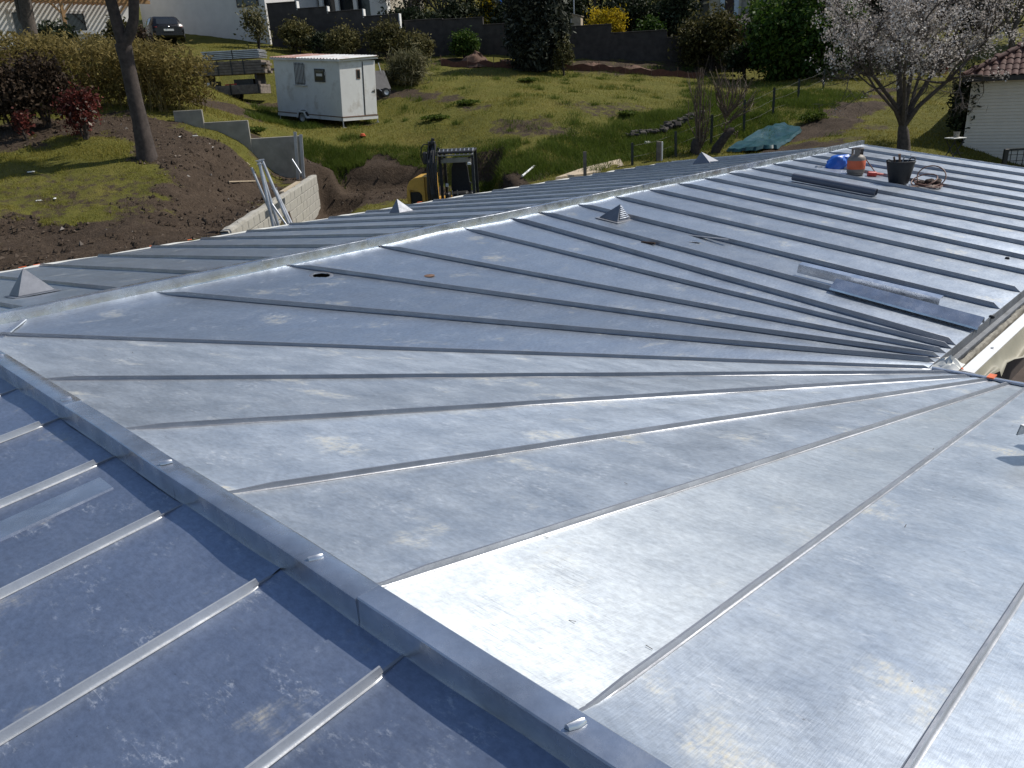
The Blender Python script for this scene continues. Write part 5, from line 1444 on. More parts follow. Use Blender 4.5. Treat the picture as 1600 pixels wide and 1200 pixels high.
bush('low_shrub', 'dark low shrub between two rounded shrubs at the stepped wall', 'shrub', stand(500, 86, 48.3), .9, .7, .65, 1500, .10, 'dark_green', 76)
bush('conifer_bush', 'big dark grey green evergreen in front of the stone wall', 'tree', stand(842, 112, 44.6), 1.8, 1.6, 3.0, 22000, .11, 'conifer', 77, nclump=130, spread=.17, aspect=2.6, lift=.80, bottom_=-1.0)
bush('ivy_shrub', 'pale leaved shrub at the right foot of the big evergreen', 'shrub', stand(882, 112, 43.8), .55, .5, .95, 1600, .10, 'dry_grass', 78, tintbias=-.25)
bush('flower_shrub', 'yellow flowering shrub right of the hutch, above the stone wall', 'shrub', stand(945, 62, 51.5), 1.45, 1.0, 1.15, 5200, .085, 'forsythia', 79, nclump=40, spread=.2, aspect=2.2)
bush('flower_shrub', 'upright yellow flowering shrub left of the big evergreen', 'shrub', stand(768, 42, 52.5), .75, .7, 1.5, 2400, .09, 'forsythia', 80, nclump=22, tintbias=-.25, aspect=2.4)
bush('flower_shrub', 'low greenish yellow shrub on the wall left of the upright one', 'shrub', stand(735, 40, 52.5), .8, .7, .8, 1700, .09, 'forsythia', 81, nclump=18, tintbias=-.3)
bush('green_shrub', 'light green feathery shrub right of the yellow one', 'shrub', stand(1020, 62, 51.5), .85, .8, .85, 2600, .09, 'laurel', 82, aspect=2.6)
bush('dark_shrub', 'large dark shrub with pale tips below the beige house', 'shrub', stand(1110, 90, 47.2), 1.9, 1.4, 1.8, 9000, .12, 'bush', 83, nclump=70, spread=.18, tintbias=-.12, lift=.8)
bush('laurel_bush', 'huge glossy green laurel left of the blossoming tree', 'tree', stand(1248, 128, 43.5), 3.1, 2.4, 2.6, 26000, .14, 'laurel', 84, nclump=140, spread=.15, lift=.80, bottom_=-1.0)
bush('dark_hedge', 'dark hedge shadowing the lawn edge beyond the laurel', 'hedge', stand(1330, 128, 44), 1.3, 1.0, 1.2, 3200, .12, 'dark_green', 85)
bush('dark_hedge', 'dark undergrowth at the left foot of the laurel', 'hedge', stand(1165, 125, 45.3), 1.2, .9, 1.0, 3000, .12, 'dark_green', 86, tintbias=-.1)
bush('dark_hedge', 'narrow dark hedge against the cream house wall', 'hedge', stand(1500, 246, 27.0), .42, .5, 1.25, 6000, .08, 'dark_green', 87, nclump=60)
# earth heaps
def heap(px, py, rx, ry, h, lab, seed):
    r = np.random.default_rng(seed); c = stand(px, py, 45.8 if px < 800 else 46.3)
    V, Fc = [], []; n, m_ = 26, 9
    for j in range(m_ + 1):
        for i in range(n):
            a = 2 * math.pi * i / n; q = j / m_
            rr = (1 - q) * (1 + .25 * (vnoise(a * 2 + seed, q * 3) - .5))
            V.append((rx * rr * math.cos(a), ry * rr * math.sin(a), h * (1 - (1 - q) ** 1.6) * (.8 + .5 * vnoise(a * 1.5, q * 4 + seed)) - .12 + r.normal() * .02))
    for j in range(m_):
        for i in range(n): Fc.append((j * n + i, j * n + (i + 1) % n, (j + 1) * n + (i + 1) % n, (j + 1) * n + i))
    solo(MB().add(V, Fc), 'earth_heap', MAT['soil_heap'], lab, 'earth heap', tuple(c), group='earth heaps before the stone wall', smooth=50)
heap(743, 99, 1.05, .8, .7, 'reddish brown earth heap, tallest, left of the big evergreen', 91)
heap(790, 99, .9, .6, .38, 'low earth heap touching the big evergreen', 92)
heap(925, 107, 1.1, .7, .26, 'flat reddish earth heap right of the big evergreen', 93)
heap(985, 108, 1.2, .7, .28, 'flat reddish earth heap furthest right before the stone wall', 94)
nf = thing('netting_fence', 'low brown orange netting fence across the back of the meadow', 'fence', stand(990, 114, 45))
o = np.array(nf.location); V, Fc = [], []; nn = 50
for i in range(nn + 1):
    px = 690 + (1100 - 690) * i / nn; Yd = 45.2 - .4 * i / nn
    b = stand(px, 110, Yd) - o
    V += [b + [0, 0, -.03], b + [0, .01, .30 + .05 * math.sin(i * 1.7)]]
for i in range(nn): Fc.append((2 * i, 2 * i + 2, 2 * i + 3, 2 * i + 1))
mb = MB().add(V, Fc); ob_ = mb.build('netting', MAT['orange_net'], nf); sm = ob_.modifiers.new('thick', 'SOLIDIFY'); sm.thickness = .015
for i in range(0, nn + 1, 5):
    b = np.array(V[2 * i]); MB().tube([b, b + [0, 0, .55]], .018, 5).build('stake', MAT['rust'], nf)
# hutch and pole over the wall
hb = stand(902, 48, 50)
h0 = at_depth(902, 46, 50)
hu = thing('wooden_hutch', 'small pale wooden hutch behind the stone wall', 'hutch', (h0[0], h0[1], h0[2] - .3), -.3)
MB().prism([(-.28, 0), (.28, 0), (.28, .95), (-.28, 1.12)], 1, -.3, .3).build('box', MAT['pale_wood'], hu)
for k in range(6): MB().box((-.24 + .096 * k, -.315, .5), (.08, .025, .9)).build('board', MAT['pale_wood'], hu)
MB().box((-.30, 0, .5), (.03, .6, 1.1)).build('side_board', MAT['render_w'], hu)
MB().bar((-.34, -.02, 1.16), (.34, -.02, .97), .75, .04).build('lid', MAT['pale_wood'], hu)
solo(MB().tube([(0, 0, -1), (0, 0, 4)], .04, 8), 'pole', MAT['galva'], 'thin grey pole rising behind the wooden hutch', 'pole', tuple(at_depth(897, 30, 51)))

# dark undergrowth behind the garden walls
for i, (px, py, Y, rx, rz, lab) in enumerate([(650, 42, 52.5, 2.2, 1.3, 'dark hedge right behind the start of the stone wall'), (715, 40, 53.5, 1.8, 1.4, 'dark hedge behind the low greenish yellow shrub'), (800, 46, 52.5, 2.4, 1.6, 'dark hedge hidden behind the big evergreen'), (880, 50, 53.5, 1.7, 1.6, 'dark hedge behind the wooden hutch'), (985, 60, 53.5, 2.2, 1.7, 'dark hedge between the yellow and the feathery green shrub'), (1055, 66, 52.5, 1.8, 1.9, 'dark hedge left of the beige house'), (1195, 70, 50.0, 1.9, 1.5, 'dark hedge below the garden shed'), (930, 36, 60, 3.4, 2.6, 'broad dark hedge on the slope behind the pale bare tree'), (690, 22, 62, 3.6, 2.8, 'broad dark hedge high on the slope right of the villa'), (820, 24, 64, 3.6, 2.8, 'broad dark hedge high on the slope behind the big evergreen')]):
    bush('dark_undergrowth', lab, 'hedge', stand(px, py, Y), rx, rx * .6, rz, 5200, .13, 'dark_green', 190 + i, 'dark hedges behind the garden walls', nclump=70, spread=.2, lift=.7, tintbias=-.12)
# ------------------------------------------------------------------ houses up the slope
def gz(x, y): return float(ground(np.array([x]), np.array([y]))[0])
# big white house
a, b_ = at_depth(228, 62, 54.0), at_depth(424, 78, 51.0)
d = b_ - a; Lh = np.hypot(d[0], d[1]); yw = math.atan2(d[1], d[0]); g0 = min(gz(a[0], a[1]), gz(b_[0], b_[1])) - 1
wh = thing('white_house', 'large plain white house wall in shade beyond the black car', 'house', (a[0], a[1], g0), yw)
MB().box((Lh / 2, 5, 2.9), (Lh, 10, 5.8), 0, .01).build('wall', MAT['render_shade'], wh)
za, zb2 = a[2] - g0, b_[2] - g0
MB().prism([(.02, za - .6), (Lh - .02, zb2 - .6), (Lh - .02, zb2 + .10), (.02, za + .02)], 1, -.06, .05).build('plinth', MAT['wall_dark'], wh)
zt = at_depth(404, 9, 51.2)[2] - g0
f = MB().box((Lh - 1.15, -.02, zt + .75), (1.5, .10, 1.5)).build('window', MAT['black_metal'], wh)
MB().box((Lh - 1.15, -.075, zt + .75), (1.3, .02, 1.34)).build('pane', MAT['glass'], f)
MB().bar((-.4, -.2, 5.9), (Lh + .4, -.2, 5.9), .5, .2).build('eave', MAT['roof_dark'], wh)
MB().prism([(-.5, 6.0), (10.5, 6.0), (5, 7.6)], 0, -.4, Lh + .4).build('roof', MAT['tile'], wh)
for k in range(3): MB().box((1.2 + 2.2 * k, 10.04, 4.0), (1.1, .1, 1.2)).build('window', MAT['glass'], wh)
# pergola house
a, b_ = at_depth(-40, 62, 45.0), at_depth(216, 66, 50.5)
d = b_ - a; Lh = np.hypot(d[0], d[1]); yw = math.atan2(d[1], d[0]); g0 = min(gz(a[0], a[1]), gz(b_[0], b_[1])) - 1
ph = thing('pergola_house', 'white house wall striped by the shadows of a wooden pergola', 'house', (a[0], a[1], g0), yw)
MB().box((Lh / 2, 4, 2.6), (Lh, 8, 6.4)).build('wall', MAT['render_w'], ph)
ztop = at_depth(110, 0, 46)[2] - g0
for k in range(34):
    x = .2 + (Lh - .4) * k / 33
    MB().box((x, -1.6, ztop + .09), (.06, 3.3, .09)).build('pergola_slat', MAT['terrac'], ph)
for y in (-3.0,): MB().box((Lh / 2, y, ztop - .04), (Lh, .1, .18)).build('pergola_beam', MAT['terrac'], ph)
for x in (.45, .78):
    X = Lh * x; zg = max(0, gz(a[0] + math.cos(yw) * X + math.sin(yw) * 3, a[1] + math.sin(yw) * X - math.cos(yw) * 3) - g0 - .2)
    MB().box((X, -3.0, (zg + ztop) / 2), (.14, .14, ztop - zg)).bar((X - .6, -3, ztop - .1), (X, -3, ztop - .75), .09, .09).bar((X + .6, -3, ztop - .1), (X, -3, ztop - .75), .09, .09).build('pergola_post', MAT['terrac'], ph)
for x in (.30, .62): 
    f = MB().box((Lh * x, -.02, ztop - 1.2), (1.2, .08, 1.9)).build('door', MAT['render_shade'], ph); MB().box((Lh * x, -.07, ztop - 1.1), (.9, .02, 1.4)).build('pane', MAT['glass'], f)
MB().prism([(.0, 5.82), (8.2, 5.82), (4, 7.4)], 0, -.4, Lh + .4).build('roof', MAT['tile'], ph)
p0, p1 = at_depth(84, 52, 45.5), at_depth(150, 51, 46.5)
solo(MB().bar(p0 - p0, p1 - p0, .5, .18).bar(np.array([0, .1, -.6]), p1 - p0 + [0, .1, -.6], .4, 1.0), 'terrace_edge', MAT['render_w'], 'white terrace edge above the bamboo hedge, below the pergola', 'wall', tuple(p0))
# white pillared house behind the stepped wall
a, b_ = at_depth(432, 30, 57), at_depth(608, 40, 55.5)
d = b_ - a; Lh = np.hypot(d[0], d[1]); yw = math.atan2(d[1], d[0]); g0 = min(gz(a[0], a[1]), gz(b_[0], b_[1])) - 1
vh = thing('villa', 'white villa with pillars and dark glazing above the stepped wall', 'house', (a[0], a[1], g0), yw)
MB().box((Lh / 2, 4.6, 3.5), (Lh, 8, 7)).build('wall', MAT['beige_wall'], vh)
for k, x in enumerate((.10, .30, .48, .62, .78)):
    f = MB().box((Lh * x, .56, 2.9), (1.0, .12, 3.4)).build('window', MAT['black_pl'], vh); MB().box((Lh * x, .49, 2.9), (.8, .02, 3.2)).build('pane', MAT['glass'], f)
for x in (.0, .22, .42, .56, .72): MB().box((Lh * x, .1, 3.2), (.24, .24, 4.6)).build('pillar', MAT['render_w'], vh)
MB().box((Lh * .93, .2, 3.0), (1.1, .8, 5)).build('side_wall', MAT['render_w'], vh)
MB().prism([(-.6, 7), (9, 7), (4.5, 9)], 0, -.5, Lh + .5).build('roof', MAT['tile'], vh)
# beige house with shutters, shed and grey gable
a = at_depth(1107, 40, 58); g0 = gz(a[0], a[1]) - 1
bh = thing('beige_house', 'beige house with pale blue shutters behind the dark shrubs', 'house', (a[0], a[1], g0), math.radians(8))
MB().box((1.45, 3, 5), (2.9, 6, 10)).build('wall', MAT['beige_wall'], bh)
zt = a[2] - g0
f = MB().box((1.40, -.03, zt + .9), (.62, .10, 2.6)).build('window', MAT['black_pl'], bh); MB().box((1.40, -.085, zt + .9), (.46, .02, 2.4)).build('pane', MAT['dark_brown'], f)
for x in (.90, 1.90): MB().box((x, -.05, zt + .9), (.32, .06, 2.6)).build('shutter', MAT['shutter'], bh)
for k in range(12): MB().box((2.55, -.03, zt - 1.2 + .4 * k), (.5, .08, .36), 0, .02).build('corner_stone', MAT['concrete'], bh)
MB().prism([(-.4, 10), (6.4, 10), (3, 11.6)], 0, -.4, 3.3).build('roof', MAT['tile'], bh)
a = at_depth(1162, 45, 55); g0 = gz(a[0], a[1]) - .5
sh = thing('garden_shed', 'dark roofed low shed between the beige house and the laurel', 'shed', (a[0], a[1], g0), math.radians(4))
zz = a[2] - g0
MB().box((1.5, 1.2, zz / 2 - .3), (3, 2.4, zz + .1)).build('wall', MAT['wall_dark'], sh)
MB().add([(-.2, -.3, zz - .3), (3.3, -.3, zz + .1), (3.3, 2.8, zz + 1.5), (-.2, 2.8, zz + .8), (-.2, -.3, zz - .2), (3.3, -.3, zz + .2), (3.3, 2.8, zz + 1.6), (-.2, 2.8, zz + .9)], [(0, 3, 2, 1), (4, 5, 6, 7), (0, 1, 5, 4), (1, 2, 6, 5), (2, 3, 7, 6), (3, 0, 4, 7)]).build('roof', MAT['roof_dark'], sh)
a = at_depth(1196, 20, 64); g0 = gz(a[0], a[1]) - 1
gh = thing('grey_house', 'grey rendered house wall high up behind the laurel', 'house', (a[0], a[1], g0), math.radians(-5))
MB().box((4, 3, 6), (8, 6, 12)).build('wall', MAT['beige_wall'], gh)
MB().prism([(-.4, 12), (6.4, 12), (3, 13.6)], 0, -.4, 8.4).build('roof', MAT['tile'], gh)
for k in range(3): MB().box((1.3 + 2.4 * k, -.03, 8.6), (1.0, .1, 1.4)).build('window', MAT['glass'], gh)

# black car
car = thing('parked_car', 'black hatchback parked before the white house, seen from its rear corner', 'car', stand(256, 67, 49.0, -.02), math.radians(122))
car.scale = (1, 1, .9)
st = [  # x, half width low, half width belt, z belt, roof half width, z roof, z sill
 (-1.98, .62, .70, .80, .55, .86, .42), (-1.90, .78, .82, .92, .60, 1.02, .25), (-1.62, .84, .86, .96, .62, 1.34, .20), (-1.30, .86, .88, .96, .62, 1.47, .20),
 (-.6, .86, .88, .94, .63, 1.52, .20), (.1, .86, .88, .92, .62, 1.49, .20), (.55, .86, .87, .92, .58, 1.32, .20), (.95, .86, .86, .92, .60, .98, .20), (1.5, .84, .84, .86, .55, .90, .22), (1.85, .76, .78, .74, .5, .78, .25), (1.98, .6, .62, .6, .4, .62, .35)]
V, Fc = [], []
for (x, wl, wbt, zbt, wr, zr, zs) in st:
    V += [(x, -wl, zs), (x, -wbt, (zs + zbt) * .52), (x, -wbt * .985, zbt), (x, -wr, zr - .03), (x, -wr * .8, zr), (x, wr * .8, zr), (x, wr, zr - .03), (x, wbt * .985, zbt), (x, wbt, (zs + zbt) * .52), (x, wl, zs)]
m_ = 10
for i in range(len(st) - 1):
    for j in range(m_): Fc.append((i * m_ + j, i * m_ + (j + 1) % m_, (i + 1) * m_ + (j + 1) % m_, (i + 1) * m_ + j))
Fc += [tuple(range(m_)), tuple((len(st) - 1) * m_ + j for j in range(m_))[::-1]]
MB().add(V, Fc).build('body', MAT['car'], car, None, 40)
def cwin(pts_, name='side_window'):
    MB().add(pts_ + [(x * .99, y * .97, z) for x, y, z in pts_], [(0, 1, 2, 3), (7, 6, 5, 4), (0, 4, 5, 1), (1, 5, 6, 2), (2, 6, 7, 3), (3, 7, 4, 0)]).build(name, MAT['glass'], car)
for sg in (-1, 1):
    for xa, xb in ((-1.25, -.50), (-.42, .42)):
        cwin([(xa, sg * .875, .98), (xb, sg * .875, .97), (xb - .05 if xb > 0 else xb, sg * .67, 1.42 if xb < 0 else 1.36), (xa + .08, sg * .67, 1.40)])
    MB().lathe([(.0, 0), (.09, 0), (.09, .02), (.0, .03)], 10, (-1.93, sg * .66, .82)).build('tail_lamp', MAT['red_pl'], car)
    MB().box((.62, sg * .95, .98), (.14, .14, .12), 0, .03).build('mirror', MAT['car'], car)
    for x in (-1.25, 1.25): wheel(car, x, sg * .80, .31, .31, .2)
MB().add([(-1.92, -.56, 1.00), (-1.92, .56, 1.00), (-1.64, .50, 1.33), (-1.64, -.50, 1.33), (-1.90, -.56, .99), (-1.90, .56, .99), (-1.60, .50, 1.32), (-1.60, -.50, 1.32)], [(0, 1, 2, 3), (7, 6, 5, 4), (0, 4, 5, 1), (1, 5, 6, 2), (2, 6, 7, 3), (3, 7, 4, 0)]).build('rear_window', MAT['glass'], car)
MB().box((-2.0, 0, .66), (.02, .52, .11)).build('number_plate', MAT['render_w'], car)
MB().lathe([(.0, 0), (.06, 0), (.05, .02), (.0, .025)], 10, (0, 0, 0)).build('badge', MAT['bright'], car, (-1.985, 0, .84))
MB().box((-1.95, 0, .42), (.14, 1.5, .22), 0, .05).build('bumper', MAT['car'], car)

# ------------------------------------------------------------------ trees behind the walls
def bare_tree(px, py, Y, h, rad, seed, label, depth=5, mat='bark_grey', group=None, twig=.03, dens=5, lean=(0, 0, 1), spread_sh=.74):
    r = np.random.default_rng(seed); b = stand(px, py, Y)
    t = thing('bare_tree', label, 'tree', b, 0, group)
    mb = MB(); tips = []
    MBt = MB().tube([(0, 0, -.4), (lean[0] * .3, lean[1] * .3, h * .12), (lean[0] * .5, lean[1] * .5, h * .25)], [rad * 1.25, rad, rad * .85], 9); MBt.build('trunk', MAT[mat], t, None, 60)
    for k in range(4): grow(mb, (lean[0] * .5, lean[1] * .5, h * .24), (r.normal() * .6, r.normal() * .6, .9), h * .30, rad * .62, depth - 2, r, tips, .3, (2, 3), spread_sh, .08, 5)
    mb.build('limbs', MAT[mat], t, None, 60)
    T = np.array([q for q, d_, _ in tips if d_ <= 1])
    c = np.repeat(T, dens, 0) + r.normal(size=(len(T) * dens, 3)) * h * .035
    foliage('twigs', c, twig, 'twig', t, r, (0, 0, 0), aspect=14)
    return t
gt = 'bare trees behind the garden walls'
bare_tree(640, 40, 54, 5.5, .16, 101, 'bare brown tree right of the white villa', group=gt, dens=9)
bare_tree(690, 36, 54.5, 5.0, .14, 102, 'dense bare brown tree next to the dark conifer', group=gt, dens=9)
bare_tree(930, 40, 58, 6.0, .14, 103, 'pale bare tree rising behind the yellow flowering shrub', group=gt, dens=6)
bare_tree(985, 45, 57, 6.0, .14, 104, 'bare tree behind the light green feathery shrub', group=gt, dens=6)
bare_tree(1575, 110, 40, 6.5, .2, 105, 'tall brown bare tree behind the tiled roof at the right edge', group=gt, dens=8)
gc = 'dark conifers behind the stone wall'
for i, (px, py, Y, rx, rz, lab) in enumerate([
    (735, 30, 57, 1.7, 3.4, 'dark conifer behind the low greenish yellow shrub'), (800, 35, 58, 1.9, 3.6, 'dark conifer rising left behind the big evergreen'),
    (872, 38, 58, 1.8, 3.2, 'dark conifer behind the wooden hutch'), (1035, 48, 56.5, 1.7, 3.6, 'dark conifer behind the stone wall, left of the beige house'), (1078, 50, 57.5, 1.5, 3.5, 'dark conifer touching the beige house'),
    (960, 30, 62, 2.6, 3.6, 'broad dark conifer furthest back behind the pale bare tree'), (1390, 95, 50, 3.0, 3.6, 'dark tree behind the left part of the blossom'), (1500, 100, 48, 2.4, 3.2, 'dark tree behind the right part of the blossom'), (1290, 60, 60, 2.8, 4, 'dark tree high behind the laurel'), (1600, 100, 52, 3, 4, 'dark tree at the right frame edge behind the bare one')]):
    bush('dark_conifer', lab, 'tree', stand(px, py, Y), rx, rx * .9, rz, 5200, .17, 'conifer' if i % 3 else 'dark_green', 110 + i, gc, nclump=60, spread=.2, aspect=2.6, tintbias=-.15)
for i, (px, py, Y, rx, rz, lab) in enumerate([(1470, 108, 44, .5, .5, 'small red flowering bush seen between the blossom and the tiled roof')]):
    bush('red_bush', lab, 'shrub', stand(px, py, Y), rx, rx, rz, 900, .09, 'photinia', 130 + i)
solo(MB().lathe([(.0, 0), (.35, .02), (.40, .3), (.33, .6), (.0, .62)], 16), 'blue_drum', MAT['blue_pl'], 'blue drum glimpsed above the stone wall at the top of the frame', 'drum', tuple(at_depth(775, 8, 53)))

# ------------------------------------------------------------------ blossoming tree
Cb = stand(1413, 238, 25.0)
ct = thing('cherry_tree', 'white blossoming tree with a short dark trunk beyond the roof end', 'tree', Cb)
r = np.random.default_rng(141)
fk = at_depth(1410, 196, 25.0) - Cb
MB().tube([(0, 0, -.4), tuple(fk * [.3, .3, .35]), tuple(fk * [.7, .7, .75]), tuple(fk)], [.24, .185, .16, .11], 12, jitter=.08, rs=random.Random(2)).build('trunk', MAT['bark_grey'], ct, None, 60)
tips = []; mb = MB()
for px, py, dy, rad in ((1350, 60, -.6, .10), (1392, 40, .8, .11), (1440, 20, -.4, .11), (1500, 40, .5, .11), (1540, 65, -.8, .10), (1420, 60, -1.6, .09), (1470, 70, 1.4, .09), (1375, 95, 1.2, .07), (1345, 100, -.9, .07)):
    e = at_depth(px, py, 25 + dy) - Cb; m_ = fk * .45 + e * .55 + r.normal(size=3) * .14; m_[2] += .10
    P = [fk * .90, fk * .80 + e * .20 + [0, 0, .10], m_, e]
    mb.tube(P, [rad * .85, rad * .66, rad * .5, rad * .3], 8)
    for q, s in ((m_, 1), (e, 1), ((np.array(m_) + e) / 2, 1)):
        for k in range(2 if s < 1 else 3):
            dd = (e - fk) / np.linalg.norm(e - fk) + r.normal(size=3) * .75
            grow(mb, q, dd, .95 * s, rad * .38, 2, r, tips, .35, (2, 3), .74, .05, 4)
mb.build('limbs', MAT['bark_grey'], ct, None, 60)
T = np.array([q for q, d_, _ in tips])
wgt = np.array([2.4 if d_ <= 1 else .7 for q, d_, _ in tips]); wgt /= wgt.sum()
nb = 2000
cl = T[r.choice(len(T), nb, p=wgt)] + r.normal(size=(nb, 3)) * .10
keep = (cl[:, 2] > 2.40 + .35 * np.sin(cl[:, 0] * 2.1) + .15 * r.normal(size=nb)) | (r.random(nb) < .05)
cl = cl[keep]; nb = len(cl)
c = np.repeat(cl, 11, 0) + r.normal(size=(nb * 11, 3)) * .075
foliage('blossom', c, .052, 'blossom', ct, r, (0, 0, 0), np.clip(r.random(len(c)) * .7 + np.repeat(r.random(nb), 11) * .4, 0, 1), aspect=1.2)
foliage('twigs', T[r.integers(0, len(T), 4200)] + r.normal(size=(4200, 3)) * .08, .014, 'twig', ct, r, (0, 0, 0), aspect=18)

# ------------------------------------------------------------------ cream house at the right edge
a = at_depth(1521, 128, 26.6); gz0 = gz(a[0], a[1]) - .8
ch = thing('cream_house', 'cream sided house with a terracotta hip roof at the right frame edge', 'house', (a[0], a[1], gz0), math.radians(-33))
ht = a[2] - gz0; Lc = 7.0
MB().box((Lc / 2, 3.5, ht / 2), (Lc, 7, ht)).build('wall', MAT['cream'], ch)
mb = MB(); k = 0; z = .05; rr_ = random.Random(4)
while z < ht - .06:                                  # lapped siding boards
    mb.prism([(-.016, z), (-.030, z + .004), (-.014, z + .098), (-.004, z + .098)], 0, .02, Lc - .02); z += .10; k += 1
q = mb.build('siding_boards', MAT['cream'], ch); q['kind'] = 'stuff'
mb = MB(); z = .05
while z < ht - .06:
    mb.prism([(-.016, z), (-.028, z + .004), (-.014, z + .098), (-.004, z + .098)], 1, .02, 6.98); z += .10
q = mb.build('siding_boards', MAT['cream'], ch); q['kind'] = 'stuff'
MB().box((.01, .01, ht / 2), (.10, .10, ht + .01)).build('corner_board', MAT['cream'], ch)
ov = .30
MB().box((Lc / 2, -ov / 2 + .02, ht + .03), (Lc + 2 * ov, ov, .05)).build('soffit', MAT['roof_dark'], ch)
MB().box((Lc / 2, -ov, ht + .08), (Lc + 2 * ov, .05, .14)).build('fascia', MAT['roof_dark'], ch)
MB().box((-ov, 3.5, ht + .08), (.05, 7 + 2 * ov, .14)).build('fascia', MAT['roof_dark'], ch)
# tiled slopes: barrel columns with stepped courses
rise = .55; z0 = ht + .17
V, Fc = [], []
ncol, per = 44, .19
def tz(y): return z0 + (y + ov) * rise
nrow = 14; cell = 6
for c in range(ncol):
    for rw in range(nrow):
        ya, yb = -ov - .06 + rw * .29, -ov - .06 + (rw + 1) * .29 + .02
        xs = [-ov - .03 + per * (c + q / cell) for q in range(cell + 1)]
        if xs[0] < (ya + ov) - ov - .1 or xs[0] > Lc + ov - (ya + ov) + .1: continue
        jx = rr_.uniform(-.006, .006); jz = rr_.uniform(-.004, .006)
        base = len(V)
        for (y, lift) in ((ya, .022), (yb, .0)):
            for qi, x in enumerate(xs):
                V.append((x + jx, y, tz(y) + lift + jz + .042 * math.sin(math.pi * (qi / cell)) ** .8))
        for qi in range(cell): Fc.append((base + qi, base + qi + 1, base + cell + 2 + qi, base + cell + 1 + qi))
q = MB().add(V, Fc).build('roof_tiles', MAT['tile'], ch, None, 50); q['kind'] = 'stuff'
V2 = [(y - 0, x, z) for x, y, z in V if True]
q = MB().add(V2, Fc).build('roof_tiles', MAT['tile'], ch, None, 50); q['kind'] = 'stuff'
ap = 3.5 + ov
mb = MB()
for k in range(14):
    t0, t1 = k / 14, (k + 1.12) / 14
    P0 = np.array([-ov, -ov, z0]) + np.array([ap, ap, ap * rise]) * t0; P1 = np.array([-ov, -ov, z0]) + np.array([ap, ap, ap * rise]) * t1
    MB().tube([P0 + [0, 0, .045], P1 + [0, 0, .03]], [.10, .085], 8).build('hip_tile', MAT['tile'], ch, None, 50)
MB().add([(-ov, -ov, z0 - .02), (Lc + ov, -ov, z0 - .02), (Lc + ov, 7 + ov, z0 - .02), (-ov, 7 + ov, z0 - .02), (3.5, 3.5, z0 + ap * rise - .03), (Lc - 3.5, 3.5, z0 + ap * rise - .03)], [(0, 1, 5, 4), (1, 2, 5), (2, 3, 4, 5), (3, 0, 4), (3, 2, 1, 0)]).build('roof_boarding', MAT['roof_dark'], ch)
# railing panel
rl = thing('mesh_railing', 'dark metal post and mesh railing before the cream house', 'fence', stand(1567, 268, 24.0))
p0 = np.array(rl.location); tp = at_depth(1567, 233, 24.0)[2] - p0[2]
MB().box((0, 0, tp / 2), (.13, .09, tp), 0, .01).build('post', MAT['black_metal'], rl)
MB().box((1.4, 0, tp - .03), (2.7, .05, .06)).build('top_rail', MAT['black_metal'], rl)
for k in range(13): MB().box((.16 + .19 * k, 0, tp / 2), (.016, .016, tp - .06)).build('bar', MAT['black_metal'], rl)
for k in range(8): MB().box((1.4, .01, tp - .18 - .17 * k), (2.6, .012, .012)).build('wire', MAT['black_metal'], rl)
# garden table
gt_ = thing('garden_table', 'small folding garden table with thin dark legs on the lawn', 'table', hit(1488, 249, 22) , .2)
MB().box((0, 0, .62), (.46, .40, .03), 0, .01).build('tabletop', MAT['membrane'], gt_)
for x, y in ((-.2, -.16), (.2, -.16), (.2, .16), (-.2, .16)): MB().tube([(x, y, .61), (-x * .9, y, 0)], .014, 6).build('leg', MAT['black_metal'], gt_)
MB().box((0, -.16, .18), (.42, .015, .015)).build('stretcher', MAT['black_metal'], gt_)
solo(MB().lathe([(.07, 0), (.09, .16), (.08, .16), (.06, .02)], 12), 'grey_pot', MAT['concrete'], 'small grey pot standing on the garden table', 'pot', tuple(np.array(gt_.location) + [.02, 0, .636]), smooth=40)

# ------------------------------------------------------------------ fence line, pollards, rubble, tarpaulin
fp = [(988, 254, 26.6, 28), (1056, 246, 27.8, 37), (1111, 226, 29.6, 42), (1162, 212, 31.0, 50), (1207, 188, 33.2, 45), (1247, 160, 36.5, 32), (1286, 144, 39.5, 31)]
fb = stand(1056, 246, 27.8)
fe = thing('wire_fence', 'wire fence on dark posts climbing the grass beside the path', 'fence', fb)
tops = []
for px, py, Y, hpx in fp:
    b = stand(px, py, Y); h = hpx / F_PX * Y * 1.02 + (at_depth(px, py, Y)[2] - b[2])
    h = max(h, .5); lean = random.uniform(-.03, .03)
    MB().bar(b - fb - [0, 0, .3], b - fb + [lean, 0, h], .075, .075).build('post', MAT['fence_post'], fe); tops.append(b + [lean, 0, h])
for fz in (.1, .45, .8):
    for i in range(len(tops) - 1):
        A, B = tops[i] - [0, 0, fz], tops[i + 1] - [0, 0, fz]; M_ = (A + B) / 2 - [0, 0, .05]
        MB().tube([A - fb, M_ - fb, B - fb], .0035, 4).build('wire', MAT['wire'], fe)
for k, (px, w, mat, lab) in enumerate(((1029, .16, 'old_wood', 'thick short wooden post beside the white one at the fence'), (1034, .06, 'white_pl', 'slim white post standing against the thick wooden one'))):
    b = stand(px, 250, 27.2); solo(MB().box((0, 0, .15), (w * .9, w * .9, .95), 0, .01), 'short_post', MAT[mat], lab, 'post', tuple(b))
MAT['shoot'] = paint('brown_shoots', (.12, .085, .06), .8, var=.3)
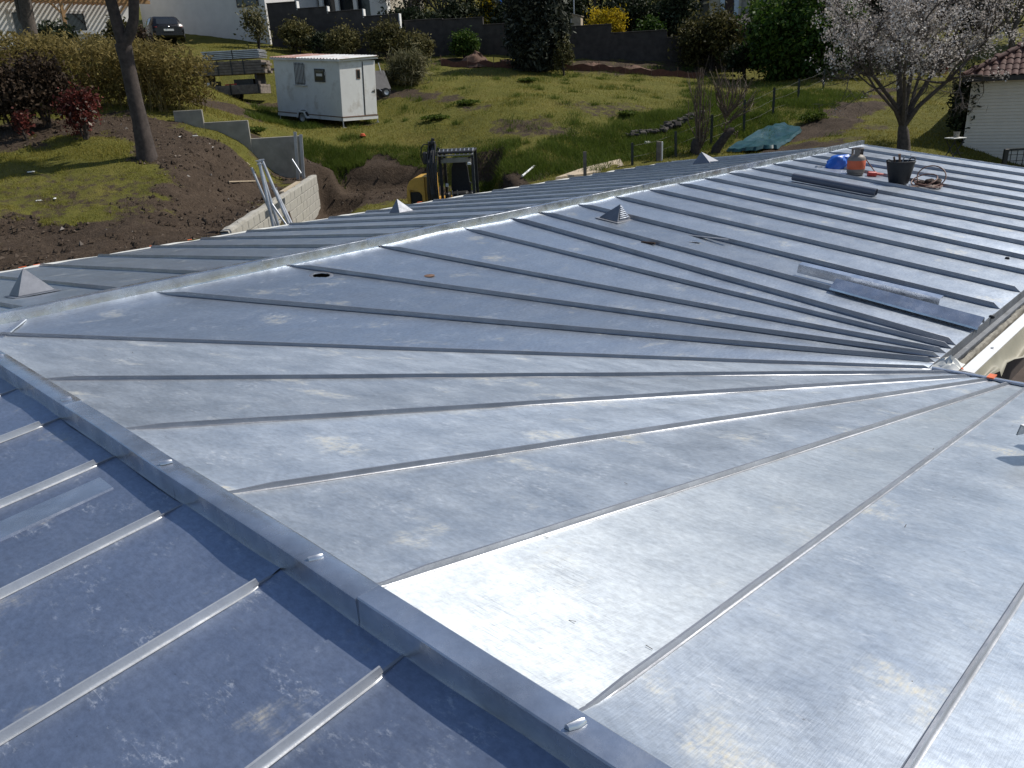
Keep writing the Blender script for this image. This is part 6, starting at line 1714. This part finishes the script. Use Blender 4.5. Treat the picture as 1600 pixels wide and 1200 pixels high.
def pollard(px, py, Y, pts_, rads, label, shoots, seed):
    b = stand(px, py, Y); t = thing('pollard_tree', label, 'tree', b)
    r = np.random.default_rng(seed); P = [np.array([0, 0, -.4])] + [at_depth(x, y, Y) - b for x, y in pts_]
    MB().tube(P, rads, 9, jitter=.12, rs=random.Random(seed)).build('trunk', MAT['bark'], t, None, 50)
    for (x0, y0, x1, y1, n, sp) in shoots:
        A = at_depth(x0, y0, Y) - b; B = at_depth(x1, y1, Y) - b; mb = MB()
        for i in range(n):
            e = B + np.array([r.normal() * sp, r.normal() * sp, r.normal() * .22]); m_ = A * .5 + e * .5 + r.normal(size=3) * [.12, .12, .05] + np.array([(e - A)[0] * .12, 0, -.05])
            mb.tube([A + r.normal(size=3) * .05, m_, e], [.024, .016, .007], 4)
            for q in range(2): mb.tube([m_, m_ * .5 + e * .5 + r.normal(size=3) * .1, e + r.normal(size=3) * .18], [.011, .008, .005], 3)
        mb.build('shoots', MAT['shoot'], t)
pollard(1114, 245, 28.6, [(1120, 232), (1134, 212), (1142, 204), (1147, 202)], [.18, .16, .15, .13, .07], 'leaning pollard trunk with a fan of bare shoots beside the tarpaulin', [(1133, 205, 1134, 178, 3, .05), (1134, 182, 1128, 118, 14, .16), (1135, 180, 1158, 125, 12, .2), (1140, 190, 1180, 150, 7, .15), (1144, 204, 1148, 196, 2, .03)], 151)
pollard(1086, 245, 28.2, [(1086, 236), (1087, 222), (1088, 217)], [.16, .16, .15, .12], 'upright stump with tall thin bare shoots left of the leaning pollard', [(1092, 222, 1096, 112, 5, .06), (1092, 222, 1084, 145, 4, .12), (1095, 225, 1106, 130, 5, .1), (1090, 240, 1098, 178, 4, .08)], 152)
# rubble bank: broken dark stones that cannot be counted
r = np.random.default_rng(161); mb = MB(); P = [hit(984, 214), hit(1005, 208), hit(1030, 206), hit(1050, 198), hit(1072, 186), hit(1098, 178)]
for i in range(len(P) - 1):
    for k in range(26):
        c = P[i] + (P[i + 1] - P[i]) * r.random() + r.normal(size=3) * [.14, .2, .0]; s = r.uniform(.08, .20)
        ax = r.uniform(.6, 1.3, 3)
        mb.box((c[0], c[1], c[2] + s * .1 + .06 * r.random()), tuple(s * ax * [1.2, 1, .8]), 0, s * .16, Matrix.Rotation(r.uniform(0, 6), 3, 'Z') @ Matrix.Rotation(r.normal() * .4, 3, 'X'))
q = mb.build('stone_rubble', MAT['stone_wall'], None); set_props(q, 'bank of broken dark stones in the grass left of the pollards', 'rubble', None, 'stuff')
c = hit(1011, 226); solo(MB().box((0, 0, .05), (.26, .2, .14), .3, .05), 'white_stone', MAT['membrane'], 'single white stone in the grass left of the fence', 'stone', tuple(c), smooth=30)
# tarpaulin
cor = [hit(1134, 238), hit(1165, 222), hit(1196, 204), hit(1226, 198), hit(1254, 206), hit(1236, 222), hit(1214, 234), hit(1170, 241)]
cc = sum(cor) / 8; n, rings_ = 64, 18
V, Fc = [], []
for j in range(rings_ + 1):
    for i in range(n):
        q = i / n * 8; k = int(q); f = q - k; e = cor[k % 8] * (1 - f) + cor[(k + 1) % 8] * f
        P_ = cc + (e - cc) * (j / rings_) * (1 + .03 * math.sin(i * 1.9))
        z = gz(P_[0], P_[1]) + .10 + .10 * (fbm(np.array([P_[0] * 1.7]), np.array([P_[1] * .9]))[0]) * (1.0) + .09 * (fbm(np.array([P_[0] * 4.2 + P_[1] * 2]), np.array([P_[1] * 3.3]), 3)[0] - .5) + .06 * abs(float(vnoise(P_[0] * 6 + P_[1] * 3, P_[1] * 2.5)) - .5) - .10 * (j == rings_)
        V.append((P_[0], P_[1], z))
for j in range(rings_):
    for i in range(n): Fc.append((j * n + i, j * n + (i + 1) % n, (j + 1) * n + (i + 1) % n, (j + 1) * n + i))
solo(MB().add(V, Fc), 'tarpaulin', MAT['tarp_green'], 'wrinkled blue green tarpaulin spread on the ground beside the path', 'tarpaulin', tuple(cc), origin=cc, smooth=35)
# pale board and white pipe in front of the meadow
cor = [at_depth(868, 277, 24.6), at_depth(955, 266, 26.2), at_depth(974, 257, 26.6), at_depth(969, 248, 27.4), at_depth(930, 257, 26.6), at_depth(905, 264, 25.8)]
cc = sum(cor) / 6
solo(MB().add([p - cc for p in cor] + [p - cc - [0, 0, .10] for p in cor], [tuple(range(6)), tuple(range(6, 12))[::-1]] + [(i, (i + 1) % 6, 6 + (i + 1) % 6, 6 + i) for i in range(6)]), 'pale_slab', MAT['pale_wood'], 'long pale boards propped beyond the back eave, right of the digger', 'board', tuple(cc))
a, b_, c = at_depth(816, 275, 25.4), at_depth(834, 260, 26.3), at_depth(846, 259, 26.6)
solo(MB().tube([a - b_, np.zeros(3), c - b_], .035, 9), 'white_pipe', MAT['white_pl'], 'bent white plastic pipe end sticking out of the grass near the pale boards', 'pipe', tuple(b_), smooth=50)
b = stand(914, 272, 25.6); solo(MB().box((0, 0, .2), (.10, .06, .8)), 'dark_stake', MAT['old_wood'], 'short dark stake in front of the pale boards', 'stake', tuple(at_depth(914, 268, 25.2)))

# pampas tuft and grassy clumps
def tuft(px, py, Y, h, w, n, seed, mat, name, label, cat, group=None, tb=0.0):
    r = np.random.default_rng(seed); b = stand(px, py, Y); an = r.uniform(0, 6.28, n); l = h * r.uniform(.6, 1.15, n); out = w * r.uniform(.3, 1.1, n)
    b0 = np.stack([np.cos(an) * .15 * w * r.random(n), np.sin(an) * .15 * w * r.random(n), np.zeros(n)], 1)
    dirn = np.stack([np.cos(an), np.sin(an), np.zeros(n)], 1); sd = np.stack([-np.sin(an), np.cos(an), np.zeros(n)], 1) * .014
    m1 = b0 + dirn * out[:, None] * .35 + np.array([0, 0, 1]) * (l * .62)[:, None]; m2 = b0 + dirn * out[:, None] * .8 + np.array([0, 0, 1]) * (l * .74)[:, None]; m3 = b0 + dirn * out[:, None] * 1.1 + np.array([0, 0, 1]) * (l * .22)[:, None]
    Q = np.concatenate([np.stack([b0 - sd, b0 + sd, m1 + sd, m1 - sd], 1), np.stack([m1 - sd, m1 + sd, m2 + sd, m2 - sd], 1), np.stack([m2 - sd, m2 + sd, m3 + sd * .3, m3 - sd * .3], 1)])
    o = link_mesh(name, quads_mesh(name, Q, MAT[mat], np.clip(np.tile(r.random(n), 3) + tb, 0, 1)), None, None, tuple(b)); set_props(o, label, cat, group)
bush('pampas_tuft', 'big pale arching tuft of ornamental grass right of the white trailer', 'grass tuft', stand(638, 133, 40), 1.0, .9, .85, 5200, .035, 'dry_grass', 171, nclump=40, spread=.26, aspect=11, lift=.72, stems=3)
bush('pampas_tuft', 'small pale tuft beside the tipped wheelbarrow', 'grass tuft', stand(606, 136, 40), .5, .45, .45, 1200, .035, 'dry_grass', 172, nclump=20, aspect=9, lift=.7, stems=2)
for i, (px, py, Y, rx, rz, lab) in enumerate([(1268, 184, 31.5, .55, .42, 'round green weed bush by the fence at the path edge'), (680, 166, 33, .45, .22, 'low green weed clump in the meadow tracks'), (733, 150, 35, .5, .25, 'weed clump beside the long tree shadow'), (824, 130, 40, .4, .25, 'small green weed near the foot of the big evergreen'), (980, 185, 33, .3, .25, 'dark weed clump at the left end of the rubble bank'), (395, 182, 28.5, .3, .22, 'dark low plant in front of the flat trailer')]):
    bush('weed_clump', lab, 'plant', stand(px, py, Y), rx * 1.15, rx, rz * .42, 1100, .06, 'lush', 180 + i, 'weed clumps in the meadow', stems=2)

# ------------------------------------------------------------------ grass, soil crumbs
def scatter(n, x0, x1, y0, y1, r, keep):
    x, y = r.uniform(x0, x1, n), r.uniform(y0, y1, n)
    x = x * (y / y1)                                     # stay inside the view wedge
    k = keep(x, y); x, y = x[k], y[k]
    return x, y, ground(x, y)
def blades(name, label, x, y, z, h, w, mat, r, tint):
    n = len(x); an = r.uniform(0, 6.28, n); ln = r.normal(size=(n, 2)) * .45
    b = np.stack([x, y, z - .01], 1); sd = np.stack([np.cos(an), np.sin(an), np.zeros(n)], 1) * (w * .5)[:, None]
    tip = b + np.stack([ln[:, 0] * h, ln[:, 1] * h, h], 1)
    o = link_mesh(name, quads_mesh(name, np.stack([b - sd, b + sd, tip], 1), MAT[mat], tint))
    set_props(o, label, 'grass', None, 'stuff')
r = np.random.default_rng(201)
x, y, z = scatter(330000, -36, 44, 21, 50, r, lambda x, y: (soil(x, y) < .45) & (r.random(len(x)) < np.clip(1.5 - y / 55, .3, 1) * (.35 + .9 * vnoise(x * .5, y * .5))))
blades('meadow_grass', 'short olive grass of the meadow', x, y, z, r.uniform(.03, .10, len(x)) * (.6 + .9 * vnoise(x * .8 + 4, y * .8)), r.uniform(.015, .03, len(x)), 'grass', r, np.clip(fbm(x * .35, y * .35) * .9 - .05 + r.random(len(x)) * .35, 0, 1))
x, y, z = scatter(90000, -20, -5, 17, 24, r, lambda x, y: (soil(x, y) + (fbm(x * 2.2, y * 2.2) - .5) * 1.6 < .42) & (r.random(len(x)) < .15 + .9 * vnoise(x * .9, y * .9)))
blades('mound_grass', 'thin grass growing on the soil mound', x, y, z, r.uniform(.02, .08, len(x)) * (.5 + vnoise(x * 2.3, y * 2.3)), r.uniform(.010, .02, len(x)), 'grass', r, np.clip(fbm(x * .6, y * .6) * .7 + r.random(len(x)) * .4, 0, 1))
LUSH = [(*hit(px, py)[:2], rr) for px, py, rr in ((520, 268, .9), (560, 272, 1.0), (600, 272, 1.0), (640, 272, 1.0), (500, 262, .8), (520, 258, 1.2), (560, 256, 1.3), (600, 254, 1.4), (640, 258, 1.4), (490, 240, 1.0), (760, 268, 1.3), (790, 262, 1.4), (830, 262, 1.3), (880, 250, 1.6), (930, 240, 1.7), (980, 235, 1.7), (1040, 225, 1.5), (1080, 215, 1.6), (1140, 190, 2.2), (1190, 170, 2.4), (1230, 158, 2.2), (1270, 160, 1.8), (1180, 205, 1.4), (1060, 190, 1.6), (1010, 195, 1.5), (950, 215, 1.5), (900, 232, 1.4), (1120, 170, 2), (420, 190, .9), (470, 198, .9), (430, 176, 1), (1300, 150, 1.5), (1110, 150, 1.4))]
def lush(x, y):
    m = np.zeros(len(x))
    for cx, cy, rr in LUSH: m = np.maximum(m, smooth01(1.2 - np.hypot(x - cx, y - cy) / rr))
    return m
xs, ys = [], []
for k in range(260):
    Yt = r.uniform(28, 47); Xt = r.uniform(-.20, .42) * Yt; n = int(r.uniform(40, 160)); q = r.normal(size=(n, 2)) * r.uniform(.08, .3); xs.append(Xt + q[:, 0]); ys.append(Yt + q[:, 1])
for cx, cy, rr in LUSH:
    n = int(3000 * rr); a = r.uniform(0, 6.28, n); q = rr * r.random(n) ** .5; xs.append(cx + q * np.cos(a)); ys.append(cy + q * np.sin(a))
x, y = np.concatenate(xs), np.concatenate(ys); k = (r.random(len(x)) < .25 + vnoise(x * 1.3, y * 1.3)) & (soil(x, y) < .85); x, y = x[k], y[k]; z = ground(x, y)
blades('tall_grass', 'tall fresh green grass along the bank and fence', x, y, z, r.uniform(.06, .24, len(x)) * (.5 + vnoise(x * 1.7, y * 1.7)), r.uniform(.014, .028, len(x)), 'lush', r, np.clip(fbm(x * .8, y * .8) * .6 + r.random(len(x)) * .45, 0, 1))
# crumbs of earth
x, y, z = scatter(60000, -20, 6, 13.5, 29, r, lambda x, y: (soil(x, y) > .45) & (r.random(len(x)) < .55 * vnoise(x * 1.1, y * 1.1) + .05))
n = len(x); s = (r.random(n) ** 3 * .055 + .012)
oc = np.array([[1, 0, 0], [0, 1, 0], [-1, 0, 0], [0, -1, 0], [0, 0, 1]], float)
P = np.stack([x, y, z], 1)[:, None] + (oc[None] * r.uniform(.5, 1.3, (n, 5, 1)) + r.normal(size=(n, 5, 3)) * .2) * s[:, None, None]
tri = P[:, [[0, 1, 4], [1, 2, 4], [2, 3, 4], [3, 0, 4]]].reshape(-1, 3, 3)
MAT['clod'] = leaf_mat('earth_crumbs', [(0, (.034, .024, .017)), (.6, (.062, .045, .032)), (.96, (.11, .085, .065)), (1, (.30, .27, .24))], .95, 0)
o = link_mesh('soil_clods', quads_mesh('soil_clods', tri, MAT['clod'], np.repeat(r.random(n), 4))); set_props(o, 'loose crumbs and clods of dark earth and small stones', 'soil', None, 'stuff')
